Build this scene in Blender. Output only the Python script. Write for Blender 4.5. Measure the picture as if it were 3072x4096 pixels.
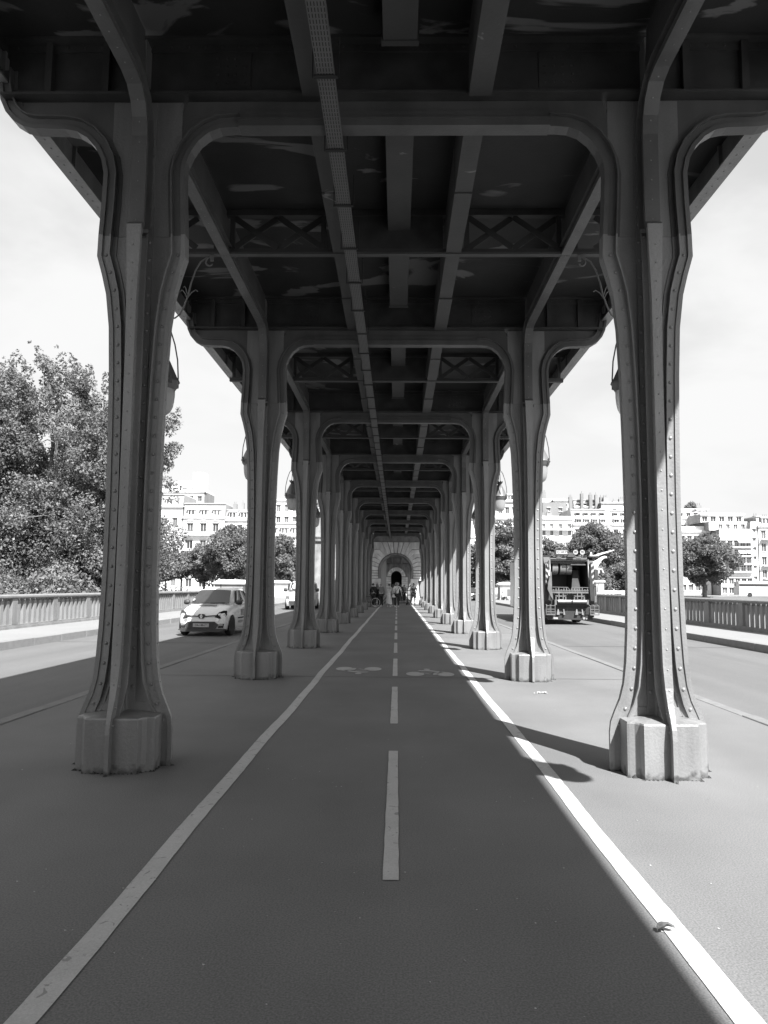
import bpy, bmesh, math, random
import numpy as np
from mathutils import Vector, Matrix, Euler
random.seed(7); rng = np.random.default_rng(7)
for o in list(bpy.data.objects): bpy.data.objects.remove(o)
S = bpy.context.scene
C = S.collection
R = math.radians
# ------------------------------------------------------------------ camera
cam = bpy.data.objects.new('camera', bpy.data.cameras.new('camera')); C.objects.link(cam)
rt = Vector((0.999828, 0.016871, 0.007697)); up = Vector((-0.006032, -0.096623, 0.995303)); fw = Vector((-0.017535, 0.995178, 0.096505))
cam.matrix_world = Matrix(((rt.x, up.x, -fw.x, .0513), (rt.y, up.y, -fw.y, 0), (rt.z, up.z, -fw.z, 1.4382), (0, 0, 0, 1)))
cam.data.sensor_fit = 'VERTICAL'; cam.data.sensor_height = 36; cam.data.lens = 27.0
cam.data.clip_start = .05; cam.data.clip_end = 6000
S.camera = cam
S.render.resolution_x = 768; S.render.resolution_y = 1024
# ------------------------------------------------------------------ sun and sky
SUNV = Vector((-.41, .76, -1.0)).normalized()          # the way the light travels
elev = math.asin(-SUNV.z); azim = math.atan2(-SUNV.x, -SUNV.y)
sun = bpy.data.objects.new('sun', bpy.data.lights.new('sun', 'SUN')); C.objects.link(sun)
sun.data.energy = 5.0; sun.data.angle = R(.55); sun.data.color = (1, 1, 1)
sun.rotation_euler = SUNV.to_track_quat('-Z', 'Y').to_euler(); sun.location = (10, -20, 40)
W = bpy.data.worlds.new('World'); S.world = W; W.use_nodes = True
nt = W.node_tree; nt.nodes.clear()
def N(t, k, **kw):
    n = t.nodes.new(k)
    for a, b in kw.items(): setattr(n, a, b)
    return n
wo = N(nt, 'ShaderNodeOutputWorld'); bg = N(nt, 'ShaderNodeBackground'); bg.inputs[1].default_value = .1
sky = N(nt, 'ShaderNodeTexSky', sky_type='NISHITA', sun_disc=False, sun_elevation=elev, sun_rotation=azim, air_density=1.2, dust_density=2.5)
bw = N(nt, 'ShaderNodeRGBToBW')
tc = N(nt, 'ShaderNodeTexCoord'); sp = N(nt, 'ShaderNodeSeparateXYZ')
nt.links.new(tc.outputs['Generated'], sp.inputs[0])
az = N(nt, 'ShaderNodeMath', operation='ABSOLUTE'); nt.links.new(sp.outputs[2], az.inputs[0])
ad = N(nt, 'ShaderNodeMath', operation='ADD'); ad.inputs[1].default_value = .22; nt.links.new(az.outputs[0], ad.inputs[0])
dx = N(nt, 'ShaderNodeMath', operation='DIVIDE'); dy = N(nt, 'ShaderNodeMath', operation='DIVIDE')
nt.links.new(sp.outputs[0], dx.inputs[0]); nt.links.new(ad.outputs[0], dx.inputs[1])
nt.links.new(sp.outputs[1], dy.inputs[0]); nt.links.new(ad.outputs[0], dy.inputs[1])
cb = N(nt, 'ShaderNodeCombineXYZ'); nt.links.new(dx.outputs[0], cb.inputs[0]); nt.links.new(dy.outputs[0], cb.inputs[1])
cn = N(nt, 'ShaderNodeTexNoise'); cn.inputs['Scale'].default_value = 1.5; cn.inputs['Detail'].default_value = 7; cn.inputs['Roughness'].default_value = .52; cn.inputs['Distortion'].default_value = .35
nt.links.new(cb.outputs[0], cn.inputs['Vector'])
cr = N(nt, 'ShaderNodeMapRange'); cr.inputs[1].default_value = .36; cr.inputs[2].default_value = .6; cr.clamp = True
cr.interpolation_type = 'SMOOTHSTEP'
nt.links.new(cn.outputs[0], cr.inputs[0])
mx = N(nt, 'ShaderNodeMix', data_type='FLOAT')
nt.links.new(cr.outputs[0], mx.inputs[0])
nt.links.new(sky.outputs[0], bw.inputs[0])
thin = N(nt, 'ShaderNodeMath', operation='MULTIPLY_ADD'); thin.inputs[1].default_value = .35; thin.inputs[2].default_value = 1.75
nt.links.new(bw.outputs[0], thin.inputs[0])
nt.links.new(thin.outputs[0], mx.inputs[2]); mx.inputs[3].default_value = 3.25
nt.links.new(mx.outputs[0], bg.inputs[0]); nt.links.new(bg.outputs[0], wo.inputs[0])
S.view_settings.view_transform = 'Standard'; S.view_settings.look = 'None'; S.view_settings.gamma = 1
S.view_settings.exposure = 1.56; S.view_settings.use_curve_mapping = False
# ------------------------------------------------------------------ helpers
def tag(o, label=None, cat=None, group=None, kind=None):
    if label: o['label'] = label
    if cat: o['category'] = cat
    if group: o['group'] = group
    if kind: o['kind'] = kind
    return o
def empty(name, loc=(0, 0, 0), rz=0, label=None, cat=None, group=None):
    o = bpy.data.objects.new(name, None); C.objects.link(o); o.location = loc; o.rotation_euler = (0, 0, rz)
    o.empty_display_size = .2
    return tag(o, label, cat, group)
def link(name, me, parent=None, loc=None, rot=None, scale=None):
    o = bpy.data.objects.new(name, me); C.objects.link(o)
    if parent: o.parent = parent
    if loc is not None: o.location = loc
    if rot is not None: o.rotation_euler = rot
    if scale is not None: o.scale = scale
    return o
def kids(o): return [c for c in o.children]
def copy_tree(o, parent=None):
    c = o.copy(); C.objects.link(c)
    if parent: c.parent = parent
    for ch in kids(o): copy_tree(ch, c)
    return c
class MB:
    def __init__(s): s.v = []; s.f = []; s.m = []; s.cur = 0; s.X = None
    def add(s, vs, fs):
        n = len(s.v)
        if s.X is not None: vs = [tuple(s.X @ Vector(p)) for p in vs]
        s.v += [tuple(p) for p in vs]; s.f += [tuple(i + n for i in f) for f in fs]; s.m += [s.cur] * len(fs); return s
    def box(s, x0, x1, y0, y1, z0, z1):
        return s.add([(x0,y0,z0),(x1,y0,z0),(x1,y1,z0),(x0,y1,z0),(x0,y0,z1),(x1,y0,z1),(x1,y1,z1),(x0,y1,z1)],
                     [(0,3,2,1),(4,5,6,7),(0,1,5,4),(1,2,6,5),(2,3,7,6),(3,0,4,7)])
    def cbox(s, cx, cy, cz, sx, sy, sz): return s.box(cx-sx/2,cx+sx/2,cy-sy/2,cy+sy/2,cz-sz/2,cz+sz/2)
    def hexa(s, p): return s.add(p, [(0,3,2,1),(4,5,6,7),(0,1,5,4),(1,2,6,5),(2,3,7,6),(3,0,4,7)])
    def prism(s, poly, a0, a1, axis='y'):
        n = len(poly)
        def q(u, w, t): return (u, t, w) if axis == 'y' else ((t, u, w) if axis == 'x' else (u, w, t))
        vs = [q(u, w, a0) for u, w in poly] + [q(u, w, a1) for u, w in poly]
        fs = [tuple(range(n)), tuple(range(2*n-1, n-1, -1))] + [(i, i+n, (i+1) % n + n, (i+1) % n) for i in range(n)]
        return s.add(vs, fs)
    def bar(s, p0, p1, w, h, upv=(0, 0, 1)):
        p0 = Vector(p0); p1 = Vector(p1); d = (p1-p0).normalized(); upv = Vector(upv)
        if abs(d.dot(upv)) > .98: upv = Vector((1, 0, 0))
        r = d.cross(upv).normalized()*w/2; u = r.cross(d).normalized()*h/2
        return s.hexa([p0-r-u, p0+r-u, p1+r-u, p1-r-u, p0-r+u, p0+r+u, p1+r+u, p1-r+u])
    def tube(s, pts, r, n=6, cap=True, closed=False):
        pts = [Vector(p) for p in pts]; k = len(pts); vs = []; rr = r if hasattr(r, '__len__') else [r]*k
        ref = None
        for i, p in enumerate(pts):
            a = pts[i-1] if i > 0 else (pts[-1] if closed else p); b = pts[i+1] if i < k-1 else (pts[0] if closed else p)
            t = (b-a)
            if t.length < 1e-9: t = Vector((0, 0, 1))
            t.normalize()
            if ref is None:
                ref = Vector((0, 0, 1)) if abs(t.z) < .9 else Vector((1, 0, 0))
            u = (ref - t*ref.dot(t))
            if u.length < 1e-6: u = t.orthogonal()
            u.normalize(); ref = u; w = t.cross(u)
            for j in range(n):
                an = 2*math.pi*j/n; vs.append(p + (u*math.cos(an)+w*math.sin(an))*rr[i])
        fs = []
        for i in range(k if closed else k-1):
            i2 = (i+1) % k
            for j in range(n): fs.append((i*n+j, i*n+(j+1) % n, i2*n+(j+1) % n, i2*n+j))
        if cap and not closed: fs.append(tuple(range(n-1, -1, -1))); fs.append(tuple((k-1)*n+j for j in range(n)))
        return s.add(vs, fs)
    def lathe(s, prof, n=16, c=(0, 0, 0), axis='z', cap=True):
        vs = []
        for r, z in prof:
            for j in range(n):
                a = 2*math.pi*j/n; x, y = r*math.cos(a), r*math.sin(a)
                vs.append((c[0]+x, c[1]+y, c[2]+z) if axis == 'z' else ((c[0]+z, c[1]+x, c[2]+y) if axis == 'x' else (c[0]+x, c[1]+z, c[2]+y)))
        k = len(prof); fs = [(i*n+j, i*n+(j+1) % n, (i+1)*n+(j+1) % n, (i+1)*n+j) for i in range(k-1) for j in range(n)]
        if cap: fs += [tuple(range(n-1, -1, -1)), tuple((k-1)*n+j for j in range(n))]
        return s.add(vs, fs)
    def grid(s, rows, closed_u=False):
        n = len(rows[0]); vs = [p for r in rows for p in r]; fs = []
        for i in range(len(rows)-1):
            for j in range(n if closed_u else n-1): fs.append((i*n+j, i*n+(j+1) % n, (i+1)*n+(j+1) % n, (i+1)*n+j))
        return s.add(vs, fs)
    def dome(s, c, d, r, n=6):
        c = Vector(c); d = Vector(d).normalized(); u = d.orthogonal().normalized(); w = d.cross(u)
        vs = [c+(u*math.cos(2*math.pi*j/n)+w*math.sin(2*math.pi*j/n))*r for j in range(n)]
        vs += [c+d*r*.45+(u*math.cos(2*math.pi*j/n)+w*math.sin(2*math.pi*j/n))*r*.72 for j in range(n)] + [c+d*r*.68]
        fs = [(j, (j+1) % n, (j+1) % n+n, j+n) for j in range(n)] + [(j+n, (j+1) % n+n, 2*n) for j in range(n)]
        return s.add(vs, fs)
    def mesh(s, name, mats, smooth=False, norm=True):
        me = bpy.data.meshes.new(name); me.from_pydata([tuple(p) for p in s.v], [], s.f)
        for m in (mats if isinstance(mats, (list, tuple)) else [mats]): me.materials.append(m)
        if any(s.m): me.polygons.foreach_set('material_index', s.m)
        if norm:
            b = bmesh.new(); b.from_mesh(me); bmesh.ops.recalc_face_normals(b, faces=b.faces); b.to_mesh(me); b.free()
        if smooth:
            me.polygons.foreach_set('use_smooth', [True]*len(me.polygons))
            if smooth != True:
                try: me.set_sharp_from_angle(angle=R(smooth))
                except Exception: pass
        me.update(); return me
    def build(s, name, mats, parent=None, smooth=False, loc=None, rot=None, kind=None):
        o = link(name, s.mesh(name, mats, smooth), parent, loc, rot)
        if kind: o['kind'] = kind
        return o
# ------------------------------------------------------------------ materials (a black-and-white photograph: every colour a grey)
def mat(name, v, rough=.6, var=.12, scale=4., detail=5, bump=0., bscale=60., metal=0., spec=.5, rnd=0., grime=None, peel=None, fine=0., fscale=300., streak=None, seed=0.):
    m = bpy.data.materials.new(name); m.use_nodes = True; t = m.node_tree; b = t.nodes['Principled BSDF']
    L = t.links.new
    b.inputs['Roughness'].default_value = rough; b.inputs['Metallic'].default_value = metal; b.inputs['Specular IOR Level'].default_value = spec
    tc = N(t, 'ShaderNodeTexCoord'); co = tc.outputs['Object']
    n1 = N(t, 'ShaderNodeTexNoise'); n1.inputs['Scale'].default_value = scale; n1.inputs['Detail'].default_value = detail; n1.inputs['Roughness'].default_value = .6
    if rnd or seed:
        oi = N(t, 'ShaderNodeObjectInfo'); va = N(t, 'ShaderNodeVectorMath', operation='ADD'); mm = N(t, 'ShaderNodeMath', operation='MULTIPLY'); mm.inputs[1].default_value = 37.
        L(oi.outputs['Random'], mm.inputs[0]); L(co, va.inputs[0]); L(mm.outputs[0], va.inputs[1]); vec = va.outputs[0]
    else: vec = co
    L(vec, n1.inputs['Vector'])
    r1 = N(t, 'ShaderNodeMapRange'); r1.inputs[1].default_value = .3; r1.inputs[2].default_value = .7; r1.inputs[3].default_value = v*(1-var); r1.inputs[4].default_value = v*(1+var)
    L(n1.outputs[0], r1.inputs[0]); cur = r1.outputs[0]
    def mulby(fac_out, lo, hi, a=.3, c=.7):
        nonlocal cur
        r = N(t, 'ShaderNodeMapRange'); r.inputs[1].default_value = a; r.inputs[2].default_value = c; r.inputs[3].default_value = lo; r.inputs[4].default_value = hi
        L(fac_out, r.inputs[0]); q = N(t, 'ShaderNodeMath', operation='MULTIPLY'); L(cur, q.inputs[0]); L(r.outputs[0], q.inputs[1]); cur = q.outputs[0]
    if fine:
        n2 = N(t, 'ShaderNodeTexNoise'); n2.inputs['Scale'].default_value = fscale; n2.inputs['Detail'].default_value = 2; L(vec, n2.inputs['Vector']); mulby(n2.outputs[0], 1-fine, 1+fine)
    if rnd: mulby(oi.outputs['Random'], 1-rnd, 1+rnd, 0, 1)
    if streak:
        mp = N(t, 'ShaderNodeMapping'); mp.inputs['Scale'].default_value = streak[1]; L(vec, mp.inputs[0])
        n3 = N(t, 'ShaderNodeTexNoise'); n3.inputs['Scale'].default_value = 1; n3.inputs['Detail'].default_value = 6; L(mp.outputs[0], n3.inputs['Vector']); mulby(n3.outputs[0], 1-streak[0], 1+streak[0]*.4, .35, .62)
    if peel:   # (value, threshold, scale)
        mp = N(t, 'ShaderNodeMapping'); mp.inputs['Scale'].default_value = peel[3] if len(peel) > 3 else (1, 1, 1); L(vec, mp.inputs[0])
        n4 = N(t, 'ShaderNodeTexNoise'); n4.inputs['Scale'].default_value = peel[2]; n4.inputs['Detail'].default_value = 8; n4.inputs['Distortion'].default_value = 1.2; L(mp.outputs[0], n4.inputs['Vector'])
        r4 = N(t, 'ShaderNodeMapRange'); r4.inputs[1].default_value = peel[1]; r4.inputs[2].default_value = peel[1]+.03; L(n4.outputs[0], r4.inputs[0])
        q = N(t, 'ShaderNodeMix', data_type='FLOAT'); L(r4.outputs[0], q.inputs[0]); L(cur, q.inputs[2]); q.inputs[3].default_value = peel[0]; cur = q.outputs[0]
    if grime:  # dirt gathered on the foot: (value, height)
        s3 = N(t, 'ShaderNodeSeparateXYZ'); L(co, s3.inputs[0])
        n5 = N(t, 'ShaderNodeTexNoise'); n5.inputs['Scale'].default_value = 15; n5.inputs['Detail'].default_value = 6; L(vec, n5.inputs['Vector'])
        m5 = N(t, 'ShaderNodeMath', operation='MULTIPLY_ADD'); L(n5.outputs[0], m5.inputs[0]); m5.inputs[1].default_value = grime[1]*5; m5.inputs[2].default_value = -grime[1]*2
        sb = N(t, 'ShaderNodeMath', operation='SUBTRACT'); L(m5.outputs[0], sb.inputs[0]); L(s3.outputs[2], sb.inputs[1])
        r5 = N(t, 'ShaderNodeMapRange'); r5.inputs[1].default_value = -.03; r5.inputs[2].default_value = .03; r5.inputs[4].default_value = .85; L(sb.outputs[0], r5.inputs[0])
        q = N(t, 'ShaderNodeMix', data_type='FLOAT'); L(r5.outputs[0], q.inputs[0]); L(cur, q.inputs[2]); q.inputs[3].default_value = grime[0]; cur = q.outputs[0]
    L(cur, b.inputs['Base Color'])
    if bump:
        nb = N(t, 'ShaderNodeTexNoise'); nb.inputs['Scale'].default_value = bscale; nb.inputs['Detail'].default_value = 4; L(vec, nb.inputs['Vector'])
        bp = N(t, 'ShaderNodeBump'); bp.inputs['Strength'].default_value = bump; bp.inputs['Distance'].default_value = .02; L(nb.outputs[0], bp.inputs['Height']); L(bp.outputs[0], b.inputs['Normal'])
    return m
M = {}
M['asphalt_path'] = mat('path_asphalt', .134, .85, .14, .55, 8, .1, 260, fine=.3, fscale=115, peel=(.19, .75, 11.), streak=(.10, (.9, .2, 1)))
M['asphalt_road'] = mat('road_asphalt', .108, .85, .09, .3, 8, .1, 200, fine=.3, fscale=90, streak=(.12, (1.6, .05, 1)))
M['sidewalk'] = mat('sidewalk_asphalt', .2, .85, .06, .4, 6, .2, 120, fine=.1, fscale=150)
M['granite'] = mat('kerb_granite', .2, .7, .1, 6, 5, .3, 90, rnd=.1, fine=.15, fscale=200)
M['granite_dark'] = mat('worn_path_edge_granite', .15, .8, .15, 6, 5, .3, 90, rnd=.12, fine=.2, fscale=150)
M['paint_line'] = mat('worn_road_paint', .42, .75, .08, 3, 8, .2, 150, fine=.1, fscale=120, peel=(.24, .625, 13.))
M['paint_faint'] = mat('faint_road_paint', .36, .8, .08, 3, 8, .2, 150, fine=.08, fscale=120, peel=(.16, .66, 14.))
M['joint'] = mat('dark_joint_filler', .085, .9, .15, 8, 4, .2, 90)
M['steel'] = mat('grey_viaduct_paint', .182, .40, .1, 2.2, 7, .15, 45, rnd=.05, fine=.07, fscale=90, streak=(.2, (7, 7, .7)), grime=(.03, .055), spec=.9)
M['steel_top_shade'] = mat('shade_darkened_bracket_paint', .092, .42, .12, 2., 7, .1, 40, rnd=.05, streak=(.2, (3, 3, 1.2)), spec=.4)  # column paint made darker: the shade under the deck is put into its colour
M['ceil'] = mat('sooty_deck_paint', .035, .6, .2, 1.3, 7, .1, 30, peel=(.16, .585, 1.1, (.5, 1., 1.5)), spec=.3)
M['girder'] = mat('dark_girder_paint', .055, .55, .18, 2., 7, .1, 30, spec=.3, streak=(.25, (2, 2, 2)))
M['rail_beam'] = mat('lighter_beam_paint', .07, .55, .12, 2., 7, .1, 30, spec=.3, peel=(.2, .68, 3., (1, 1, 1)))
M['black_iron'] = mat('black_lantern_iron', .045, .45, .15, 6, 4, .1, 40)
M['lamp_iron'] = mat('grey_lantern_arm_iron', .13, .5, .15, 6, 4)
M['fence'] = mat('grey_balustrade_paint', .19, .6, .1, 3, 6, .15, 60, rnd=.07, streak=(.12, (4, 4, 1)))
M['stone'] = mat('pale_ashlar', .6, .85, .14, 2.5, 7, .4, 18, rnd=.13, streak=(.2, (3, 3, .8)))
M['stone_dark'] = mat('weathered_ashlar', .2, .85, .22, 2., 7, .4, 18, rnd=.1, streak=(.3, (3, 3, .8)))
M['stone_white'] = mat('white_limestone', .46, .8, .08, 1.5, 6, .3, 14, rnd=.04, streak=(.15, (2, 2, .7)))
M['moss'] = mat('dark_gutter_dirt', .035, .95, .5, 12, 6, .5, 60)
M['bark'] = mat('plane_tree_bark', .13, .9, .35, 3, 6, .6, 12, peel=(.3, .6, 2.2))
M['black'] = mat('matt_black', .02, .6, .2, 5)
M['rubber'] = mat('tyre_rubber', .025, .85, .2, 9, 4, .2, 60)
M['white_car'] = mat('white_car_paint', .76, .22, .02, 1, 2, spec=.6)
M['car_glass'] = mat('dark_car_glass', .03, .05, .2, 2, 2, spec=.9)
M['chrome'] = mat('headlamp_chrome', .6, .15, .1, 8, 2, metal=.8)
M['plastic'] = mat('dark_trim_plastic', .035, .55, .15, 8)
def world_co(m): 
    t = m.node_tree
    for n in t.nodes:
        if n.type == 'TEX_COORD':
            g = N(t, 'ShaderNodeNewGeometry')
            for l in list(t.links):
                if l.from_node == n: t.links.new(g.outputs['Position'], l.to_socket)
for k in ('asphalt_path', 'asphalt_road', 'sidewalk', 'paint_line', 'paint_faint'): world_co(M[k])
# ------------------------------------------------------------------ ground
def sheet(name, x0, x1, y0, y1, z, m, kind='structure', parent=None, thick=None):
    b = MB()
    if thick: b.box(x0, x1, y0, y1, z-thick, z)
    else: b.add([(x0,y0,z),(x1,y0,z),(x1,y1,z),(x0,y1,z)], [(0,1,2,3)])
    o = b.build(name, m, parent)
    if kind: o['kind'] = kind
    return o
YA, YB = -70., 150.
sheet('bridge_path', -4.0, 4.0, YA, YB, 0, M['asphalt_path'], thick=.4)
sheet('left_road', -8.65, -4.1, YA, YB, -.035, M['asphalt_road'], thick=.3)
sheet('right_road', 4.1, 8.65, YA, YB, -.035, M['asphalt_road'], thick=.3)
sheet('left_sidewalk', -11.25, -8.85, YA, 62, .14, M['sidewalk'], thick=.4)
sheet('right_sidewalk', 8.85, 11.25, YA, 62, .14, M['sidewalk'], thick=.4)
# the wider terraces round the island in mid-river
b = MB(); b.prism([(-8.85, 62), (-11.25, 62), (-14.5, 66), (-17, 74), (-17, 96), (-14.5, 104), (-11.25, 108), (-11.25, 150), (-8.85, 150)], -.26, .14, 'z'); b.build('left_terrace', M['sidewalk'])['kind'] = 'structure'
b = MB(); b.prism([(8.85, 62), (11.25, 62), (14.5, 64), (21, 66), (21, 100), (14.5, 104), (11.25, 108), (11.25, 150), (8.85, 150)], -.26, .14, 'z'); b.build('right_terrace', M['sidewalk'])['kind'] = 'structure'
# kerbs, stone by stone
def kerb(name, x0, x1, ztop, y0, y1, lab, ln):
    k = bpy.data.objects.new(name, None); C.objects.link(k); k['kind'] = 'structure'
    mesh = []
    for v in range(3):
        L = ln*(.94+.06*v); bm = bmesh.new(); bmesh.ops.create_cube(bm, size=1)
        bmesh.ops.scale(bm, vec=(x1-x0, L-.012, .3), verts=bm.verts); bmesh.ops.bevel(bm, geom=[e for e in bm.edges], offset=.008, segments=1, affect='EDGES')
        me = bpy.data.meshes.new('kerb_stone'); bm.to_mesh(me); bm.free(); me.materials.append(M['granite_dark'] if 'path' in name else M['granite']); mesh.append((L, me))
    y = y0; i = 0
    while y < y1:
        L, me = mesh[random.randrange(3)]
        link('kerb_stone', me, k, ((x0+x1)/2 + random.uniform(-.005, .005), y+L/2, ztop-.15 + random.uniform(-.006, .004)), (0, 0, random.uniform(-.004, .004))); y += L
    return k
kerb('left_kerb', -8.86, -8.64, .15, 9, 110, '', 1.6)
kerb('right_kerb', 8.64, 8.86, .15, 9, 110, '', 1.6)
kerb('left_path_edge', -4.14, -3.98, .012, 5, 80, '', 2.)
kerb('right_path_edge', 3.98, 4.14, .012, 5, 80, '', 2.)
# painted lines
def strip(name, x0, x1, y0, y1, z, m, wob=0., step=.12):
    b = MB(); n = max(1, int((y1-y0)/step)); rows = []
    for i in range(n+1):
        y = y0+(y1-y0)*i/n; o = wob*math.sin(y*.9+x0)+wob*.6*math.sin(y*2.3)
        e0 = random.uniform(-.0025, .0015); e1 = random.uniform(-.0015, .0025)
        rows.append([(x0+o+e0, y, z), (x1+o+e1, y, z)])
    b.grid(rows); o = b.build(name, m); o['kind'] = 'structure'; return o
strip('left_lane_line', -1.236, -1.132, 1.2, 64, .004, M['paint_line'], .008)
strip('right_lane_line', 1.185, 1.288, 1.2, 64, .004, M['paint_line'], .006)
strip('left_lane_line', -1.236, -1.132, 64.3, 130, .004, M['paint_line'], .008)
strip('right_lane_line', 1.185, 1.288, 64.3, 130, .004, M['paint_line'], .006)
y = 3.93
while y < 125:
    strip('lane_dash', -.011, .068, y, y+2.98, .004, M['paint_line']); y += 4.331
# bicycle symbols
def bike(name, ox, oy, flip):
    b = MB(); z = .005
    def P(x, y): return (ox-x if flip else ox+x, (oy-y if flip else oy+y), z)
    def disc(cx, cy, rx, ry, n=28): b.add([P(cx+rx*math.cos(2*math.pi*i/n), cy+ry*math.sin(2*math.pi*i/n)) for i in range(n)], [tuple(range(n))])
    disc(-.25, -.10, .15, .30); disc(.25, -.10, .145, .30)
    b.add([P(-.20,.34),P(-.17,.44),P(-.02,.50),P(.20,.30),P(.21,.18),P(.05,.26),P(-.04,.34)], [(0,1,2,3,4,5,6)])
    b.add([P(.20,.30),P(.27,.22),P(.13,.02),P(.10,-.22),P(.04,-.22),P(.06,.06),P(.14,.20)], [(0,1,2,3,4,5,6)])
    b.add([P(-.16,.14),P(-.14,.20),P(.05,.17),P(.04,.11)], [(0,1,2,3)])
    b.add([P(-.19,.13),P(-.15,.13),P(.02,-.12),P(-.03,-.12)], [(0,1,2,3)])
    disc(-.03, .62, .055, .10, 16)
    for p in range(5): b.v  # flat print
    o = b.build(name, M['paint_faint']); o['kind'] = 'structure'
    return o
bike('bicycle_marking', -.61, 13.5, True); bike('bicycle_marking', .61, 13.0, False)
for x0, x1, y in ((-3.97, 3.97, 12.42), (-3.97, 3.97, 24.4), (-3.97, 3.97, 54.0)): sheet('expansion_joint', x0, x1, y-.02, y+.025, .0025, M['joint'])
for x0, x1 in ((-8.62, -4.15), (4.15, 8.62)): sheet('expansion_joint', x0, x1, 19.75, 19.84, -.031, M['joint'])
# island, banks, river
M['earth'] = mat('bank_paving', .16, .9, .1, .2, 6)
M['grass'] = mat('rough_grass', .07, .9, .3, .5, 8, .6, 20)
M['water'] = mat('river_water', .08, .12, .3, .05, 4, .5, 1.2)
sheet('river', -900, 900, -400, 900, -9.0, M['water'])
b = MB(); b.box(-45, -11.6, 52, 125, -9.5, -4.5); b.box(11.6, 60, 60, 118, -9.5, -5.5); b.box(-17, 21, 64, 125, -9.5, -.3); b.build('island', M['grass'])['kind'] = 'structure'
b = MB(); b.box(-900, 900, 150, 2000, -9.5, -.05); b.build('far_bank', M['earth'])['kind'] = 'structure'
b = MB()
hr = []
for i in range(13):
    y = 215+i*40; hr.append([(x, y, -.2 + max(0, (y-215))*.105*(.55+.45*math.sin(x*.006+1.2)) ) for x in range(-600, 641, 40)])
b.grid(hr); b.build('hillside', M['grass'])['kind'] = 'structure'
# ------------------------------------------------------------------ viaduct columns
T0 = [(.385,-.02),(.385,.30),(.375,.38),(.34,.47),(.30,.56),(.268,.68),(.248,.85),(.234,1.1),(.224,1.5),(.222,2.2),(.228,2.7),(.24,3.2),(.258,3.6),(.29,3.88),(.33,4.05),(.375,4.21),(.37,4.40)]
OUT = T0 + [(.355,4.7),(.350,4.95),(.375,5.07),(.43,5.18),(.51,5.27),(.60,5.325),(.70,5.345),(.85,5.35),(.97,5.352),(1.07,5.375),(1.16,5.43),(1.23,5.51),(1.28,5.62),(1.305,5.75),(1.31,5.9)]
INN = T0 + [(.355,4.7),(.345,4.95),(.36,5.05),(.40,5.15),(.46,5.24),(.55,5.315),(.64,5.35),(.75,5.36),(.80,5.36)]
LNG = [(.385,-.02),(.385,.30),(.375,.38),(.345,.47),(.31,.56),(.28,.68),(.262,.85),(.25,1.1),(.24,1.5),(.238,2.2),(.24,3.2),(.247,3.8),(.255,4.40),(.205,4.44),(.2,4.9),(.2,5.2),(.225,5.35),(.28,5.46),(.38,5.54),(.52,5.568),(.7,5.57),(3.0,5.57)]
ZT = 5.62
def ribbon(b, path, o0, o1, u0, u1, fr):
    """sweep a small rectangle along a path in the (r, z) plane; o = offset inwards from the tip, u = sideways (numbers or functions of the index)"""
    P = [Vector((r, z)) for r, z in path]; rows = []; F_ = lambda q, i: q(i) if callable(q) else q
    for i, p in enumerate(P):
        t = (P[min(i+1, len(P)-1)]-P[max(i-1, 0)]).normalized(); n = Vector((-t.y, t.x))   # inwards (towards the axis / up)
        a, c, ua, ub = F_(o0, i), F_(o1, i), F_(u0, i), F_(u1, i)
        rows.append([fr(*(p+n*a), ua), fr(*(p+n*c), ua), fr(*(p+n*c), ub), fr(*(p+n*a), ub)])
    n0 = len(b.v); b.grid(rows, closed_u=True); k = (len(rows)-1)*4
    b.f.append((n0, n0+1, n0+2, n0+3)); b.f.append((n0+k+3, n0+k+2, n0+k+1, n0+k)); b.m += [0, 0]
def webstrip(b, path, spine, t, fr, o=.12):
    P = [Vector((r, z)) for r, z in path]; rows = []
    for i, p in enumerate(P):
        tt = (P[min(i+1, len(P)-1)]-P[max(i-1, 0)]).normalized(); q = p+Vector((-tt.y, tt.x))*o; s = spine[i]
        rows.append([fr(q.x, q.y, -t), fr(s[0], s[1], -t), fr(s[0], s[1], t), fr(q.x, q.y, t)])
    b.grid(rows, closed_u=True)
def arm(path, d, spine_fn, name, parent, m, i0=0, i1=None):
    l = Vector((-d.y, d.x)); fr = lambda r, z, u: (d.x*r+l.x*u, d.y*r+l.y*u, z)
    p = path[i0:i1]; sp = [spine_fn(r, z) for r, z in p]; b = MB()
    def hw(i):
        z = p[i][1]
        if z < .9: return .017+.019*min(1, max(0, (z-.42)/.45))
        return .036+.026*min(1, max(0, (z-3.7)/.6))
    def fw_(i): return .026+.044*min(1, max(0, (p[i][1]-.40)/.25))+.5*max(0, hw(i)-.036)
    ribbon(b, p, .0, .037, lambda i: -hw(i), hw, fr)                                   # cap strip
    ribbon(b, p, .0365, .104, lambda i: -hw(i)*.62, lambda i: hw(i)*.62, fr)           # riveted rib
    ribbon(b, p, .1038, .116, lambda i: -fw_(i), fw_, fr)                              # set-back flange
    ribbon(b, p, .1155, .15, -.022, .022, fr)
    webstrip(b, p, sp, .011, fr)
    me = b.mesh(name, m); return me
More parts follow.
